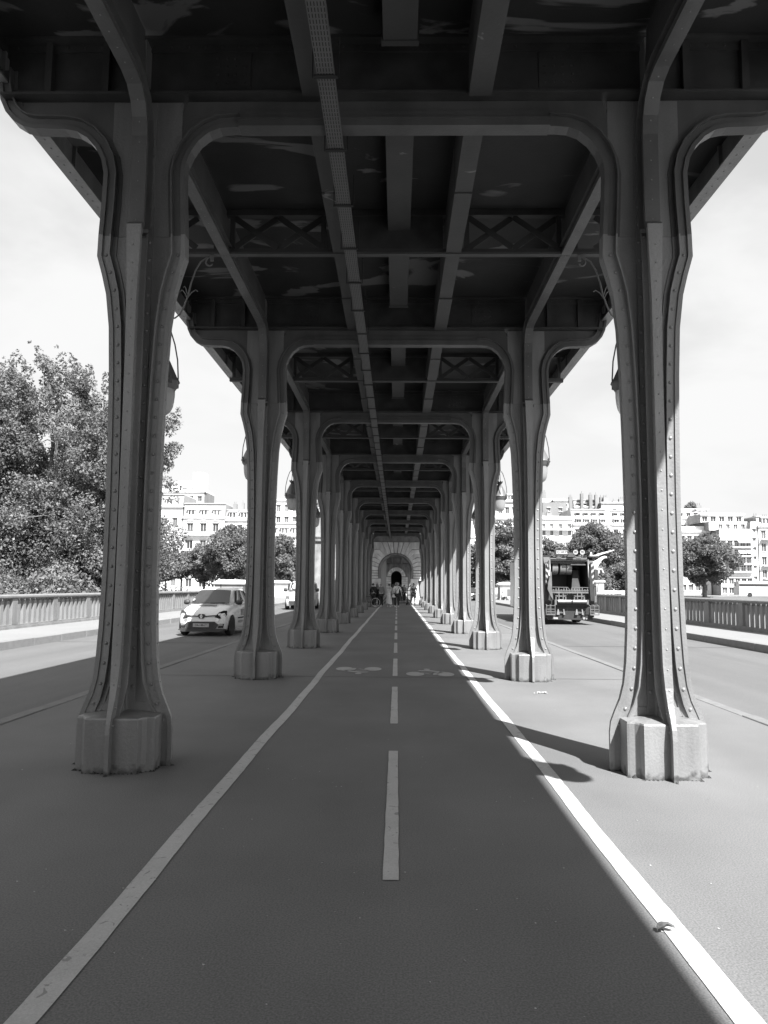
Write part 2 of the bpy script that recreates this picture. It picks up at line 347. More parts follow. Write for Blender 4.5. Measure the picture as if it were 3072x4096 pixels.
def rivets(path, d, zlo, zhi, rr=.0165, step=.155):
    l = Vector((-d.y, d.x)); P = [Vector(q) for q in path]; b = MB(); acc = step*.5
    for i in range(len(P)-1):
        a, c = P[i], P[i+1]; L = (c-a).length; t = (c-a).normalized(); n = Vector((-t.y, t.x)); s = acc
        while s < L:
            p = a+t*s
            if zlo < p.y < zhi:
                for sg in (-1, 1):
                    w_ = (.036+.026*min(1, max(0, (p.y-3.7)/.6)))*.62 if p.y > .9 else (.017+.019*min(1, max(0, (p.y-.42)/.45)))*.62; q = p+n*.07; b.dome((d.x*q.x+l.x*sg*w_, d.y*q.x+l.y*sg*w_, q.y), (l.x*sg, l.y*sg, 0), rr)
                if p.y > .55: b.dome((d.x*p.x, d.y*p.x, p.y), (-d.x*n.x, -d.y*n.x, -n.y), rr*.5)
            s += step
        acc = s-L
    return b
DX, NX, DY, NY = Vector((1, 0)), Vector((-1, 0)), Vector((0, 1)), Vector((0, -1))
axis_sp = lambda r, z: (0, z)
def out_sp(r, z): return (0, z) if z < 4.9 else (min(r, 1.29)*.98 if r > .36 else 0.0, 5.625+(.27 if r > 1.2 else 0))
def in_sp(r, z): return (0, z) if z < 4.9 else (r, 5.62)
def lng_sp(r, z): return (0, z) if z < 5.0 else (max(0, r-.0), 6.14)
K = 17  # first index above the shaft
ME = {'rib_o': arm(OUT, DX, axis_sp, 'rib', None, M['steel'], 0, K), 'rib_i': arm(INN, NX, axis_sp, 'rib', None, M['steel'], 0, K),
      'rib_f': arm(LNG, NY, axis_sp, 'rib', None, M['steel'], 0, 13), 'rib_b': arm(LNG, DY, axis_sp, 'rib', None, M['steel'], 0, 13),
      'cant': arm(OUT, DX, out_sp, 'outer_bracket', None, M['steel_top_shade'], K-1), 'inn': arm(INN, NX, in_sp, 'inner_bracket', None, M['steel_top_shade'], K-1),
      'lf': arm(LNG, NY, lng_sp, 'girder_haunch', None, M['steel_top_shade'], 12), 'lb': arm(LNG, DY, lng_sp, 'girder_haunch', None, M['steel_top_shade'], 12)}
# filling plates between the arms at the head and the stepped plinth
b = MB()
q = [(.016,.305),(.205,.305),(.212,.29),(.222,.252),(.252,.222),(.29,.212),(.305,.205),(.305,.016)]
poly = []
for k in range(4):
    for (x, y) in (q if k % 2 == 0 else q):
        a = -k*math.pi/2; poly.append((x*math.cos(a)-y*math.sin(a), x*math.sin(a)+y*math.cos(a)))
n = len(poly); vs = [(x, y, -.02) for x, y in poly]+[(x, y, .40) for x, y in poly]+[(x*.985, y*.985, .412) for x, y in poly]+[(0, 0, .45)]
fs = [(i, (i+1) % n, (i+1) % n+n, i+n) for i in range(n)]+[(i+n, (i+1) % n+n, (i+1) % n+2*n, i+2*n) for i in range(n)]+[(i+2*n, (i+1) % n+2*n, 3*n) for i in range(n)]
b.add(vs, fs)
for a in range(4):     # thin seam fillets and the low sill panels round the foot of the webs
    pass
ME['plinth'] = b.mesh('plinth', M['steel'])
b = MB(); b.box(-.085, .085, -.031, .031, .4, 5.6); b.box(-.031, .031, -.0849, .0849, .4, 5.6); b.box(-.30, .30, -.0125, .0125, 4.4, 5.615); b.box(-.0125, .0125, -.15, .15, 4.4, 6.1)
b.box(-.2, .2, -.02, .02, .43, .50); b.box(-.02, .02, -.2, .2, .43, .50)
ME['core'] = b.mesh('core_plate', M['steel'])
b = MB()
for pth, d in ((OUT, DX), (INN, NX), (LNG, NY), (LNG, DY)):
    r_ = rivets(pth[:K] if pth is not LNG else pth[:13], d, .25, 4.3); b.add(r_.v, r_.f)
for pth, d in ((LNG, NY), (LNG, DY)):
    r_ = rivets(pth[12:], d, 4.3, 6, .015, .17); b.add(r_.v, r_.f)
zz = .62
while zz < 5.3:
    for sx_ in (-1, 1):
        for sy_ in (-1, 1): b.dome((sx_*.06, sy_*.031, zz), (0, sy_, 0), .0165); b.dome((sx_*.031, sy_*.06, zz+.07), (sx_, 0, 0), .0165)
    zz += .155
ME['rivets'] = b.mesh('rivets', M['steel'], norm=False)
CX = 2.135; Y0 = 6.29; SP = 5.985
def column(side, k):
    ords = {-4: 'fourth behind the viewpoint', -3: 'third behind the viewpoint', -2: 'second behind the viewpoint', -1: 'beside the viewpoint', 0: 'nearest', 1: 'second nearest', 2: 'third nearest', 3: 'fourth', 4: 'fifth', 5: 'sixth', 6: 'seventh', 7: 'eighth', 8: 'ninth', 9: 'tenth and last before the stone arch'}
    light = 'shaded' if side < 0 else 'half sunlit'
    lab = ('%s riveted steel column %s in the %s row, by the %s lane line' % (light, ords[k], 'left' if side < 0 else 'right', 'left' if side < 0 else 'right'))
    e = empty('viaduct_column', (side*CX, Y0+SP*k, 0), 0 if side > 0 else math.pi, lab, 'column', 'riveted columns carrying the viaduct')
    for key, nm in (('plinth','plinth'),('core','core_plate'),('rib_o','rib'),('rib_i','rib'),('rib_f','rib'),('rib_b','rib'),('cant','outer_bracket'),('inn','inner_bracket'),('lf','girder_haunch'),('lb','girder_haunch')): link(nm, ME[key], e)
    r = link('rivets', ME['rivets'], e); r['kind'] = 'stuff'
    rs = random.Random(k*7+side); bb = MB(); n = 90; ring = [(x*1.0, y) for x, y in poly]
    for i in range(len(ring)):
        x0, y0 = ring[i]; x1, y1 = ring[(i+1) % len(ring)]; m = max(1, int(math.hypot(x1-x0, y1-y0)/.03))
        for j in range(m):
            x = x0+(x1-x0)*j/m; y = y0+(y1-y0)*j/m; h = rs.uniform(.003, .016)*(1.8 if rs.random() < .12 else 1); s = rs.uniform(.012, .03); o = 1+rs.uniform(-.01, .05)
            bb.add([(x*o-s, y*o-s, -.01), (x*o+s, y*o-s, -.01), (x*o+s, y*o+s, -.01), (x*o-s, y*o+s, -.01), (x*o+s*.2, y*o, h)], [(0,1,4),(1,2,4),(2,3,4),(3,0,4)])
    for a in range(4):
        for j in range(14):
            an = a*math.pi/2; rr = .30+.105*j/13; x = rr*math.cos(an); y = rr*math.sin(an); s = rs.uniform(.012, .028); h = rs.uniform(.003, .016); bb.add([(x-s, y-s, -.01), (x+s, y-s, -.01), (x+s, y+s, -.01), (x-s, y+s, -.01), (x, y, h)], [(0,1,4),(1,2,4),(2,3,4),(3,0,4)])
    o_ = bb.build('foot_dirt', M['moss'], e); o_['kind'] = 'stuff'
    return e
KS = range(-4, 10)
for k in KS:
    for s in (-1, 1): column(s, k)
# ------------------------------------------------------------------ deck
yd0, yd1 = -58., 66.2
deck = empty('viaduct_deck', (0, 0, 0), 0, 'dark riveted underside of the elevated railway deck resting on both rows of columns', 'viaduct')
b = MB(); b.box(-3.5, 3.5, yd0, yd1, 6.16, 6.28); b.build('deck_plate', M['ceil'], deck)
for s in (-1, 1):
    b = MB()
    x = s*3.5
    b.box(min(x-.012, x+.012), max(x-.012, x+.012), yd0, yd1, 5.8, 6.30)
    b.box(min(x-s*.14,x+s*.02), max(x-s*.14,x+s*.02), yd0, yd1, 5.78, 5.80); b.box(min(x-s*.1,x+s*.02), max(x-s*.1,x+s*.02), yd0, yd1, 6.285, 6.305)
    b.box(x-.03, x+.03, yd0, yd1, 5.8, 5.88)
    yy = yd0
    while yy < yd1:
        b.box(x-.05*(s > 0)*1, x+.05*(s < 0)*1, yy, yy+.03, 5.88, 6.15) if s else None; yy += SP/4
    b.build('edge_girder', M['steel'], deck)
    b = MB()
    yy = yd0
    while yy < min(yd1, 45):
        b.dome((x-s*.08, yy, 5.80), (0, 0, 1), .012); b.dome((x-s*.06, yy, 5.78), (0, 0, -1), .012); b.dome((x-s*.03, yy, 5.845), (-s, 0, 0), .013); yy += .15
    o = b.build('rivets', M['steel'], deck); o['kind'] = 'stuff'
# cross girders over each pair of columns
b = MB()
b.box(-3.38, 3.38, -.011, .011, 5.62, 6.16)
b.box(-3.38, 3.38, -.13, .13, 5.622, 5.645); b.box(-3.38, 3.38, -.035, .035, 5.645, 5.72); b.box(-3.38, 3.38, -.035, .035, 6.07, 6.16); b.box(-3.38, 3.38, -.12, .12, 6.135, 6.158)
for x in (-1.42, 1.42): b.box(x-.17, x+.17, -.022, .022, 5.722, 6.068)
for x in (-3.0, -2.5, 2.5, 3.0): b.box(x-.03, x+.03, -.08, .08, 5.645, 6.13)
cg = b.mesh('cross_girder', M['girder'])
b = MB()
b.box(-1.335, 1.335, -.011, .011, 5.5, 5.62); b.box(-1.335, 1.335, -.078, .078, 5.362, 5.43); b.box(-1.335, 1.335, -.083, .083, 5.42, 5.436); b.box(-1.335, 1.335, -.042, .042, 5.436, 5.515)
ca = b.mesh('arch_flange', M['steel_top_shade'])
b = MB()
for sy in (-1, 1):
    for i in range(45):
        x = -3.3+i*.15
        b.dome((x, sy*.035, 6.11), (0, sy, 0), .014); b.dome((x, sy*.035, 5.685), (0, sy, 0), .012); b.dome((x, sy*.1, 5.645), (0, 0, 1), .012)
    for x in (-1.42, 1.42):
        for i in range(4):
            for j in range(4): b.dome((x+(-.12, -.035, .035, .12)[i], sy*.022, 5.79+j*.075), (0, sy, 0), .015)
cr_ = b.mesh('rivets', M['girder'], norm=False)
for k in KS:
    y = Y0+SP*k
    g = link('cross_girder', cg, deck, (0, y, 0)); r = link('rivets', cr_, g); r['kind'] = 'stuff'
    link('arch_flange', ca, deck, (0, y, 0))
# lattice beams at mid-span
b = MB()
b.box(-3.38, 3.38, -.05, .05, 6.08, 6.155); b.box(-.62, .60, -.01, .01, 5.655, 6.08)
for x in (-2.05, -.9, .9, 2.05, 2.25, 3.3, -2.25, -3.3): b.box(x-.03, x+.03, -.025, .025, 5.655, 6.08)
lm = b.mesh('lattice_beam', M['girder'])
b = MB(); b.box(-3.38, 3.38, -.055, .055, 5.585, 5.60); b.box(-3.38, 3.38, -.02, .02, 5.60, 5.655); b.box(-3.38, 3.38, -.045, .045, 5.573, 5.586); lch = b.mesh('lower_chord', M['rail_beam'])
def lbar(L, H, s):
    b = MB(); b.bar((-L/2, s*.014, -H/2*s), (L/2, s*.014, H/2*s), .012, .075, (0, 0, 1)); return b.mesh('lattice_bar', M['girder'])
lb = [lbar(.56, .40, 1), lbar(.56, .40, -1)]
for k in range(-2, 9):
    y = Y0+SP*(k+.5); g = link('lattice_beam', lm, deck, (0, y, 0)); link('lower_chord', lch, g)
    for x in (-1.76, -1.19, 1.19, 1.76, 2.78, -2.78):
        for m_ in lb: link('lattice_bar', m_, g, (x, 0, 5.868))
# box beams, drain box and cable tray running down the middle
for k in KS:
    y = Y0+SP*k
    for j in range(4):
        ya, yb_ = y+SP*j/4+.14*(j == 0), y+SP*(j+1)/4-.14*(j == 3)
        if ya > yd1-1.6: continue
        dz = (.0, .012, .0, .02)[j]
        for x0, x1, nm in ((.64, .82, 'rail_beam'), (-.77, -.60, 'rail_beam')):
            b = MB(); b.box(x0-dz*.3, x1+dz*.3, ya, yb_-.004, 5.60-dz, 6.15); b.build(nm, M['rail_beam'], deck)
    if y+SP-.6 < yd1:
        b = MB(); b.box(-.09, .19, y+.35, y+SP-.35, 5.9, 6.15); b.box(-.105, .205, y+SP-.40, y+SP-.34, 5.885, 6.15); b.box(-.105, .205, y+.34, y+.40, 5.885, 6.15); b.build('drain_box', M['rail_beam'], deck)
tm = M['tray'] = mat('perforated_tray_steel', .12, .45, .1, 3, 4)
t = tm.node_tree; bb = t.nodes['Principled BSDF']; src = bb.inputs['Base Color'].links[0].from_socket
tcn = N(t, 'ShaderNodeTexCoord'); br = N(t, 'ShaderNodeTexBrick'); mpn = N(t, 'ShaderNodeMapping'); mpn.inputs['Rotation'].default_value = (0, 0, math.pi/2)
t.links.new(tcn.outputs['Object'], mpn.inputs[0]); t.links.new(mpn.outputs[0], br.inputs[0])
br.inputs['Scale'].default_value = 1; br.inputs['Brick Width'].default_value = .055; br.inputs['Row Height'].default_value = .022; br.inputs['Mortar Size'].default_value = .0075; br.inputs['Mortar Smooth'].default_value = 0; br.offset = 0
br.inputs['Color1'].default_value = br.inputs['Color2'].default_value = (.02,)*3+(1,); br.inputs['Mortar'].default_value = (1,)*3+(1,)
mxx = N(t, 'ShaderNodeMix', data_type='RGBA', blend_type='MULTIPLY'); mxx.inputs[0].default_value = 1; t.links.new(src, mxx.inputs[6]); t.links.new(br.outputs[0], mxx.inputs[7]); t.links.new(mxx.outputs[2], bb.inputs['Base Color'])
tray = empty('cable_tray', (-.515, 0, 5.3), 0, 'long perforated cable tray hung below the left box beam of the deck', 'cable tray')
y = -3.
while y < 61:
    b = MB(); b.box(-.065, .065, y, y+2.99, 0, .003); b.box(-.067, -.064, y, y+2.99, 0, .045); b.box(.064, .067, y, y+2.99, 0, .045); b.build('tray_length', M['tray'], tray)
    for j in range(3): 
        b = MB(); yy = y+.5+j; b.tube([(-.10, yy, .32), (-.10, yy, -.012), (.10, yy, -.012), (.10, yy, .32)], .006, 5); b.box(-.09, .09, yy-.02, yy+.02, -.012, -.003); b.build('tray_hanger', M['black'], tray)
    y += 2.9925*1.0
# ------------------------------------------------------------------ lanterns
M['lamp_hood'] = mat('lantern_hood_metal', .11, .4, .15, 5, 4, .1, 30, spec=.5)
gm = bpy.data.materials.new('milky_lantern_glass'); gm.use_nodes = True; t = gm.node_tree; pb = t.nodes['Principled BSDF']
pb.inputs['Base Color'].default_value = (.38, .38, .38, 1); pb.inputs['Roughness'].default_value = .12
trn = N(t, 'ShaderNodeBsdfTranslucent'); trn.inputs[0].default_value = (.8, .8, .8, 1); tp = N(t, 'ShaderNodeBsdfTransparent'); tp.inputs[0].default_value = (.95,)*3+(1,)
m1 = N(t, 'ShaderNodeMixShader'); m2 = N(t, 'ShaderNodeMixShader'); m1.inputs[0].default_value = .4; m2.inputs[0].default_value = .12
t.links.new(pb.outputs[0], m1.inputs[1]); t.links.new(trn.outputs[0], m1.inputs[2]); t.links.new(m1.outputs[0], m2.inputs[1]); t.links.new(tp.outputs[0], m2.inputs[2])
t.links.new(m2.outputs[0], t.nodes['Material Output'].inputs[0]); M['glass'] = gm
b = MB()
b.lathe([(.06, 4.275), (.10, 4.20), (.155, 4.08), (.19, 4.0), (.215, 3.965), (.222, 3.945), (.205, 3.925), (.2, 3.89), (.178, 3.86), (.17, 3.845), (.0, 3.85)], 20)
hood = b.mesh('hood', M['lamp_hood'], 40)
b = MB(); b.lathe([(.052, 4.27), (.05, 4.29), (.085, 4.335), (.09, 4.345), (.04, 4.345)], 14)
for i in range(7):
    a = 2*math.pi*i/7; b.X = Matrix.Rotation(a, 4, 'Z'); b.cbox(.083, 0, 4.36, .012, .035, .035)
b.X = None
crown = b.mesh('crown', M['black_iron'])
b = MB()
for i in range(4):
    a = math.pi/2*i+math.pi/4; c, s = math.cos(a), math.sin(a); b.X = Matrix.Rotation(a, 4, 'Z'); b.hexa([(.195,-.03,3.90),(.225,-.02,3.90),(.225,.02,3.90),(.195,.03,3.90),(.20,-.045,3.96),(.235,-.004,4.0),(.235,.004,4.0),(.20,.045,3.96)])
b.X = None
cusp = b.mesh('cusp', M['black_iron'])
b = MB(); b.lathe([(.166, 3.85), (.165, 3.78), (.158, 3.70), (.145, 3.63), (.12, 3.575), (.08, 3.54), (.035, 3.525), (.0, 3.522)], 20, cap=False)
globe = b.mesh('globe', M['glass'], True)
b = MB()
for s in (-1, 1):
    b.tube([(0, s*.05, 4.655), (0, s*.09, 4.60), (0, s*.15, 4.42), (0, s*.19, 4.22), (0, s*.205, 4.0), (0, s*.205, 3.95)], .009, 6)
for s in (-1, 1): b.tube([(s*.05, 0, 4.655), (s*.09, 0, 4.60), (s*.15, 0, 4.42), (s*.19, 0, 4.22), (s*.205, 0, 4.0), (s*.205, 0, 3.95)], .009, 6)
b.lathe([(.0, 4.58), (.018, 4.60), (.026, 4.62), (.03, 4.65), (.016, 4.68), (.02, 4.70), (.0, 4.715)], 10)
hoop = b.mesh('hanging_hoop', M['black_iron'])
b = MB()
def spiral(cx, cz, r0, r1, a0, a1, n=16): return [(cx+(r0+(r1-r0)*i/n)*math.cos(a0+(a1-a0)*i/n), 0, cz+(r0+(r1-r0)*i/n)*math.sin(a0+(a1-a0)*i/n)) for i in range(n+1)]
pts = spiral(.565, 5.475, .015, .075, -2.2, math.pi/2+2*math.pi-3.6-1.0+.4, 18)
sp_ = spiral(.565, 5.475, .02, .078, 4*math.pi-.9-math.pi*1.9, math.pi/2, 20)
b.tube([(x, 0, z) for x, _, z in sp_]+[(.52, 0, 5.545), (.44, 0, 5.49), (.38, 0, 5.38), (.33, 0, 5.22), (.30, 0, 5.07), (.25, 0, 4.92), (.20, 0, 4.81), (.14, 0, 4.76), (.06, 0, 4.755), (.0, 0, 4.71)], .011, 6)
for s, dxx in ((1, .1), (-1, -.07), (-1, -.04)):
    z0 = 5.02+(.05 if dxx == -.04 else 0); b.tube([(.285, 0, z0), (.285+dxx*.5, 0, z0+.07), (.285+dxx, 0, z0+.105), (.285+dxx*1.3, 0, z0+.085)], .007, 5)
b.box(.56, .60, -.012, .012, 5.5, 5.6)
armm = b.mesh('scroll_arm', M['lamp_iron'])
for k in range(-2, 9):
    for s in (-1, 1):
        ords = {-2: 'behind the camera', -1: 'over the viewpoint', 0: 'nearest, partly behind the front column', 1: 'second nearest', 2: 'third nearest', 3: 'fourth', 4: 'fifth', 5: 'sixth', 6: 'seventh', 7: 'eighth', 8: 'ninth and last before the arch'}
        e = empty('hanging_lantern', (s*2.885, Y0+SP*(k+.5), 0), 0 if s < 0 else math.pi, 'crowned iron lantern on the %s of the viaduct, %s' % ('left' if s < 0 else 'right', ords[k]), 'lantern', 'lanterns hung between the columns')
        for nm, me in (('hood', hood), ('crown', crown), ('globe', globe), ('hanging_hoop', hoop), ('scroll_arm', armm)): link(nm, me, e)
        link('cusps', cusp, e)
# ------------------------------------------------------------------ bridge balustrades
def fence(side):
    X = side*11.1; nm = 'left' if side < 0 else 'right'
    f = empty('bridge_balustrade', (X, 0, .14), 0, 'heavy grey metal balustrade with flat upright slabs along the %s footway of the bridge' % nm, 'balustrade', None)
    y0, y1, bay = 11.6, 62.0, 2.65
    b = MB(); b.box(-.16, .16, y0, y1, 0, .07); b.box(-.12, .12, y0, y1, .07, .13); b.build('plinth_course', M['fence'], f)
    b = MB(); b.prism([(-.15,.90),(-.15,.945),(-.08,.985),(.08,.985),(.15,.945),(.15,.90)], y0, y1); b.box(-.10, .10, y0, y1, .865, .90); b.build('handrail', M['fence'], f)
    sl = MB(); sl.box(-.07, .07, -.08, .08, .125, .80); sl.box(-.02, .05, -.07, .07, .80, .87); slm = sl.mesh('slab', M['fence'])
    bk = MB(); bk.box(.04*1, .06, 0, bay, .13, .80); bkm = bk.mesh('back_plate', M['fence'])
    po = MB(); po.box(-.11, .11, -.15, .15, .125, .868); po.box(-.125, .125, -.165, .165, .13, .2); pom = po.mesh('post', M['fence'])
    y = y0
    while y < y1-.1:
        link('post', pom, f, (0, y, 0))
        for i in range(7): link('slab', slm, f, (0, y+bay*(i+1)/8, 0), None, (side, 1, 1))
        y += bay
fence(-1); fence(1)
# ------------------------------------------------------------------ stone arch across the path, and the second one beyond it
def portal(y, xl, xr, ow, oh, top, lab, blocks, thick=2.2):
    p = empty('stone_arch', (0, y, 0), 0, lab, 'arch')
    xc = -.07; rad = ow/2; spring = oh-rad
    b = MB()  # core wall with the opening cut out
    arc = [(xc-rad*math.cos(math.pi*i/18), spring+rad*math.sin(math.pi*i/18)) for i in range(19)]
    poly = [(xl, 0), (xc-rad, 0)]+arc+[(xc+rad, 0), (xr, 0), (xr, top), (xl, top)]
    b.prism(poly, .12, thick)
    b.build('wall_core', M['stone_dark'], p)
    if blocks:
        n = 0
        def blk(pts, d=.0, m=M['stone']):
            c = Vector((sum(q[0] for q in pts)/len(pts), sum(q[1] for q in pts)/len(pts)))
            P = [(q[0]+(.028 if q[0] < c.x else -.028), q[1]+(.028 if q[1] < c.y else -.028)) for q in pts]
            bb = MB(); bb.prism(P, -d, .125); bb.build('block', m, p)
        r1 = rad+.16
        # radiating voussoirs that step into courses
        cz = spring; NB = 17; H = 5.28; zj = {1: 3.20, 2: 3.56, 3: 3.92, 4: 4.28, 5: 4.63}
        def joint(j):
            a = math.pi*j/NB; p0 = (xc-r1*math.cos(a), cz+r1*math.sin(a)); k = j if j <= NB/2 else NB-j; sg = -1 if j <= NB/2 else 1; e_ = xc+sg*2.3
            if k == 0: return [p0, (e_, cz)], sg
            if k in zj: t = (zj[k]-cz)/math.sin(a); return [p0, (xc-t*math.cos(a), zj[k]), (e_, zj[k])], sg
            t = (H-cz)/math.sin(a); return [p0, (xc-t*math.cos(a), H)], 0
        for i in range(NB):
            A_, s0 = joint(i); B_, s1 = joint(i+1); mid_ = []
            if (s0 == 0) != (s1 == 0): mid_ = [((A_[-1][0] if s0 else B_[-1][0]), H)]
            blk(A_+mid_+B_[::-1], random.uniform(0, .03))
        z = 2.12
        rows = 3
        for r in range(rows):
            h = (spring-2.12)/rows
            for sg in (-1, 1):
                blk([(xc+sg*r1, z), (xc+sg*2.3, z), (xc+sg*2.3, z+h), (xc+sg*r1, z+h)], random.uniform(0, .02))
            z += h
        # moulded ring
        bb = MB(); rows_ = []
        for i in range(25):
            a = math.pi*i/24; rows_.append([(xc-rr*math.cos(a), yy, cz+rr*math.sin(a)) for rr, yy in ((rad+.15, .1), (rad+.14, -.06), (rad+.08, -.09), (rad+.02, -.03), (rad+.0, .12))])
        bb.grid(rows_)
        for sg in (-1, 1): bb.box(xc+sg*(rad+.075)-.075, xc+sg*(rad+.075)+.075, -.06, .12, 2.1, cz)
        bb.build('archivolt', M['stone_dark'], p, 30)
        for sg in (-1, 1):
            bb = MB(); bb.box(*sorted((xc+sg*(rad-.05), xc+sg*2.4)), -.28, .13, 1.78, 2.1); bb.box(*sorted((xc+sg*(rad-.02), xc+sg*2.4)), -.2, .13, 1.62, 1.78); bb.build('impost', M['stone'], p)
            z = 0
            for r in range(5):
                bb = MB(); bb.box(*sorted((xc+sg*(rad-.0), xc+sg*2.3)), -.14-.008*(r % 2), .13, z+.015, z+.315); bb.build('block', M['stone'], p); z += .325
        bb = MB(); bb.box(xl, xr, -.06, .14, 5.3, 5.62); bb.box(xl, xr, -.14, .14, 5.62, 5.72); bb.build('frieze', M['stone_dark'], p)
    else:
        rad2 = rad
        for i in range(11):
            a0, a1 = math.pi*i/11, math.pi*(i+1)/11; c = .985
            pts = [(xc-r*math.cos(a), spring+r*math.sin(a)) for r, a in ((rad2+.02, a0+.01), (rad2+.62, a0+.008), (rad2+.62, a1-.008), (rad2+.02, a1-.01))]
            bb = MB(); bb.prism(pts, -.03, .125); bb.build('voussoir', M['stone'], p)
        for sg in (-1, 1):
            for r in range(8):
                z = r*.38
                if z+.38 > spring: break
                bb = MB(); bb.box(*sorted((xc+sg*(rad+.02), xc+sg*(rad+1.0))), -.1, .13, z+.02, z+.36); bb.build('block', M['stone'], p)
    return p
portal(66.4, -7.2, 4.15, 2.66, 4.15, 7.5, 'pale rusticated stone arch spanning the cycle path at the end of the colonnade', True, 3.)
portal(130., -6, 8, 1.8, 4.05, 8.5, 'smaller far stone arch with dark opening seen through the first arch', False, 6)
b = MB(); b.box(-1.7, 1.3, 136.2, 136.6, 0, 5); o = b.build('far_opening_dark_panel', M['black']); tag(o, 'black panel standing in for the darkness inside the far arch opening', 'wall')  # added black panel, paints the darkness where the path runs on
d2 = empty('far_deck', (0, 0, 0), 0, 'dark railway deck running on between the two stone arches', 'viaduct')
b = MB(); b.box(-3.6, 3.6, 69.5, 130, 5.3, 6.3); b.build('deck_slab', M['ceil'], d2)
for x in (-.7, .73): b = MB(); b.box(x-.1, x+.1, 69.5, 129.9, 5.15, 5.3); b.build('rail_beam', M['rail_beam'], d2)
b = MB(); b.box(-1.9, -1.5, 69.5, 112, 0, 5.3); o = b.build('side_wall', M['stone_dark']); tag(o, 'plain stone side wall left of the path beyond the first arch', 'wall')
# white stone pedestals
def pedestal(x, y, w, d, h, lab, plaque=False, rz=0.):
    e = empty('stone_pedestal', (x, y, .14), rz, lab, 'pedestal')
    b = MB(); b.box(-w/2, w/2, -d/2, d/2, 0, h*.7); b.box(-w/2-.07, w/2+.07, -d/2-.07, d/2+.07, 0, .14); b.box(-w/2+.05, w/2-.05, -d/2-.012, -d/2, .28, h*.62) ; b.build('body', M['stone_white'], e)
    b = MB(); b.box(-w/2-.06, w/2+.06, -d/2-.06, d/2+.06, h*.7, h*.75); b.box(-w/2-.20, w/2+.20, -d/2-.20, d/2+.20, h*.83, h*.87)
    b.hexa([(-w/2+.08,-d/2+.08,h*.75),(w/2-.08,-d/2+.08,h*.75),(w/2-.08,d/2-.08,h*.75),(-w/2+.08,d/2-.08,h*.75),(-w/2-.18,-d/2-.18,h*.83),(w/2+.18,-d/2-.18,h*.83),(w/2+.18,d/2+.18,h*.83),(-w/2-.18,d/2+.18,h*.83)])
    b.hexa([(-w/2-.20,-d/2-.20,h*.87),(w/2+.20,-d/2-.20,h*.87),(w/2+.20,d/2+.20,h*.87),(-w/2-.20,d/2+.20,h*.87),(-w/2+.15,-d/2+.15,h),(w/2-.15,-d/2+.15,h),(w/2-.15,d/2-.15,h),(-w/2+.15,d/2-.15,h)])
    b.build('cap', M['stone_white'], e)
    if plaque: b = MB(); b.box(-.42, .42, -d/2-.05, -d/2-.01, .42, 1.12); b.build('plaque', mat('bronze_plaque', .12, .5, .2, 20), e)
    return e
pedestal(-10.72, 50.2, 1.72, 1.8, 1.66, 'broad white stone pedestal with sloping cap ending the left balustrade, behind the white hatchback')
pedestal(-13.6, 88, 2.6, 2.2, 1.9, 'white stone pedestal farther along on the left, beside the white van')
pedestal(12.0, 82, 2.3, 2.2, 1.85, 'white stone pedestal with dark plaque on the right, person sitting against it', True)
# white stone balustrade of the right terrace
w = empty('stone_parapet', (0, 64.8, .14), 0, 'white stone parapet with turned balusters in front of the statue', 'parapet')
b = MB(); b.box(11.5, 21.4, -.22, .22, 0, .3); b.build('base_course', M['stone_white'], w)
b = MB(); b.box(11.5, 21.4, -.26, .26, .85, 1.12); b.build('coping', M['stone_white'], w)
bl = MB(); bl.lathe([(.09,.3),(.09,.36),(.05,.40),(.10,.52),(.085,.62),(.045,.76),(.08,.80),(.09,.85)], 8); blm = bl.mesh('baluster', M['stone_white'], 40)
x = 12.2
while x < 21.2:
    if 13.8 < x < 16 or abs(x-19.1) < .45: x += .32; continue
    link('baluster', blm, w, (x, 0, 0)); x += .32
for x in (11.9, 14.9, 19.1, 21.2): b = MB(); b.box(x-.38, x+.38, -.24, .24, .3, .85); b.build('pier', M['stone_white'], w)
# ------------------------------------------------------------------ buildings on the far bank
M['wall_white'] = mat('cream_render', .76, .8, .05, .15, 5, fine=.03, fscale=3, streak=(.06, (.3, .3, .05)))
M['wall_mid'] = mat('older_stone_front', .66, .85, .06, .2, 6, streak=(.08, (.3, .3, .06)))
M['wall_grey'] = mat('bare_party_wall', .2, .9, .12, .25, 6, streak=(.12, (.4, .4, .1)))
M['zinc'] = mat('zinc_roof', .22, .5, .1, .4, 4, rnd=.05)
M['zinc_pale'] = mat('pale_zinc_roof', .5, .5, .06, .4, 4)  # paler zinc for the roof edges
M['pane'] = mat('window_pane', .06, .12, .6, .6, 2, rnd=.5, spec=.7)
M['frame'] = mat('white_window_frame', .55, .6, .06, 1)
M['iron'] = mat('balcony_iron', .12, .6, .2, 2)
M['awn'] = mat('white_awning', .7, .8, .04, 1)
_wc = {}
def window_meshes(w, h):
    k = (round(w, 2), round(h, 2))
    if k not in _wc:
        f = MB(); t = .09
        f.box(-w/2, -w/2+t, -.03, .04, 0, h); f.box(w/2-t, w/2, -.03, .04, 0, h); f.box(-w/2+t, w/2-t, -.03, .04, h-t, h); f.box(-w/2+t, w/2-t, -.05, .04, 0, t); f.box(-.05, .05, -.02, .03, t, h-t)
        f.box(-w/2-.12, w/2+.12, -.34, -.17, -.12, 0); f.box(-w/2-.16, w/2+.16, -.42, -.17, h+.04, h+.2)
        p = MB(); p.box(-w/2+t, -.05, .0, .02, t, h-t); p.box(.05, w/2-t, .0, .02, t, h-t)
        _wc[k] = (f.mesh('window', M['frame']), p.mesh('pane', M['pane']))
    return _wc[k]
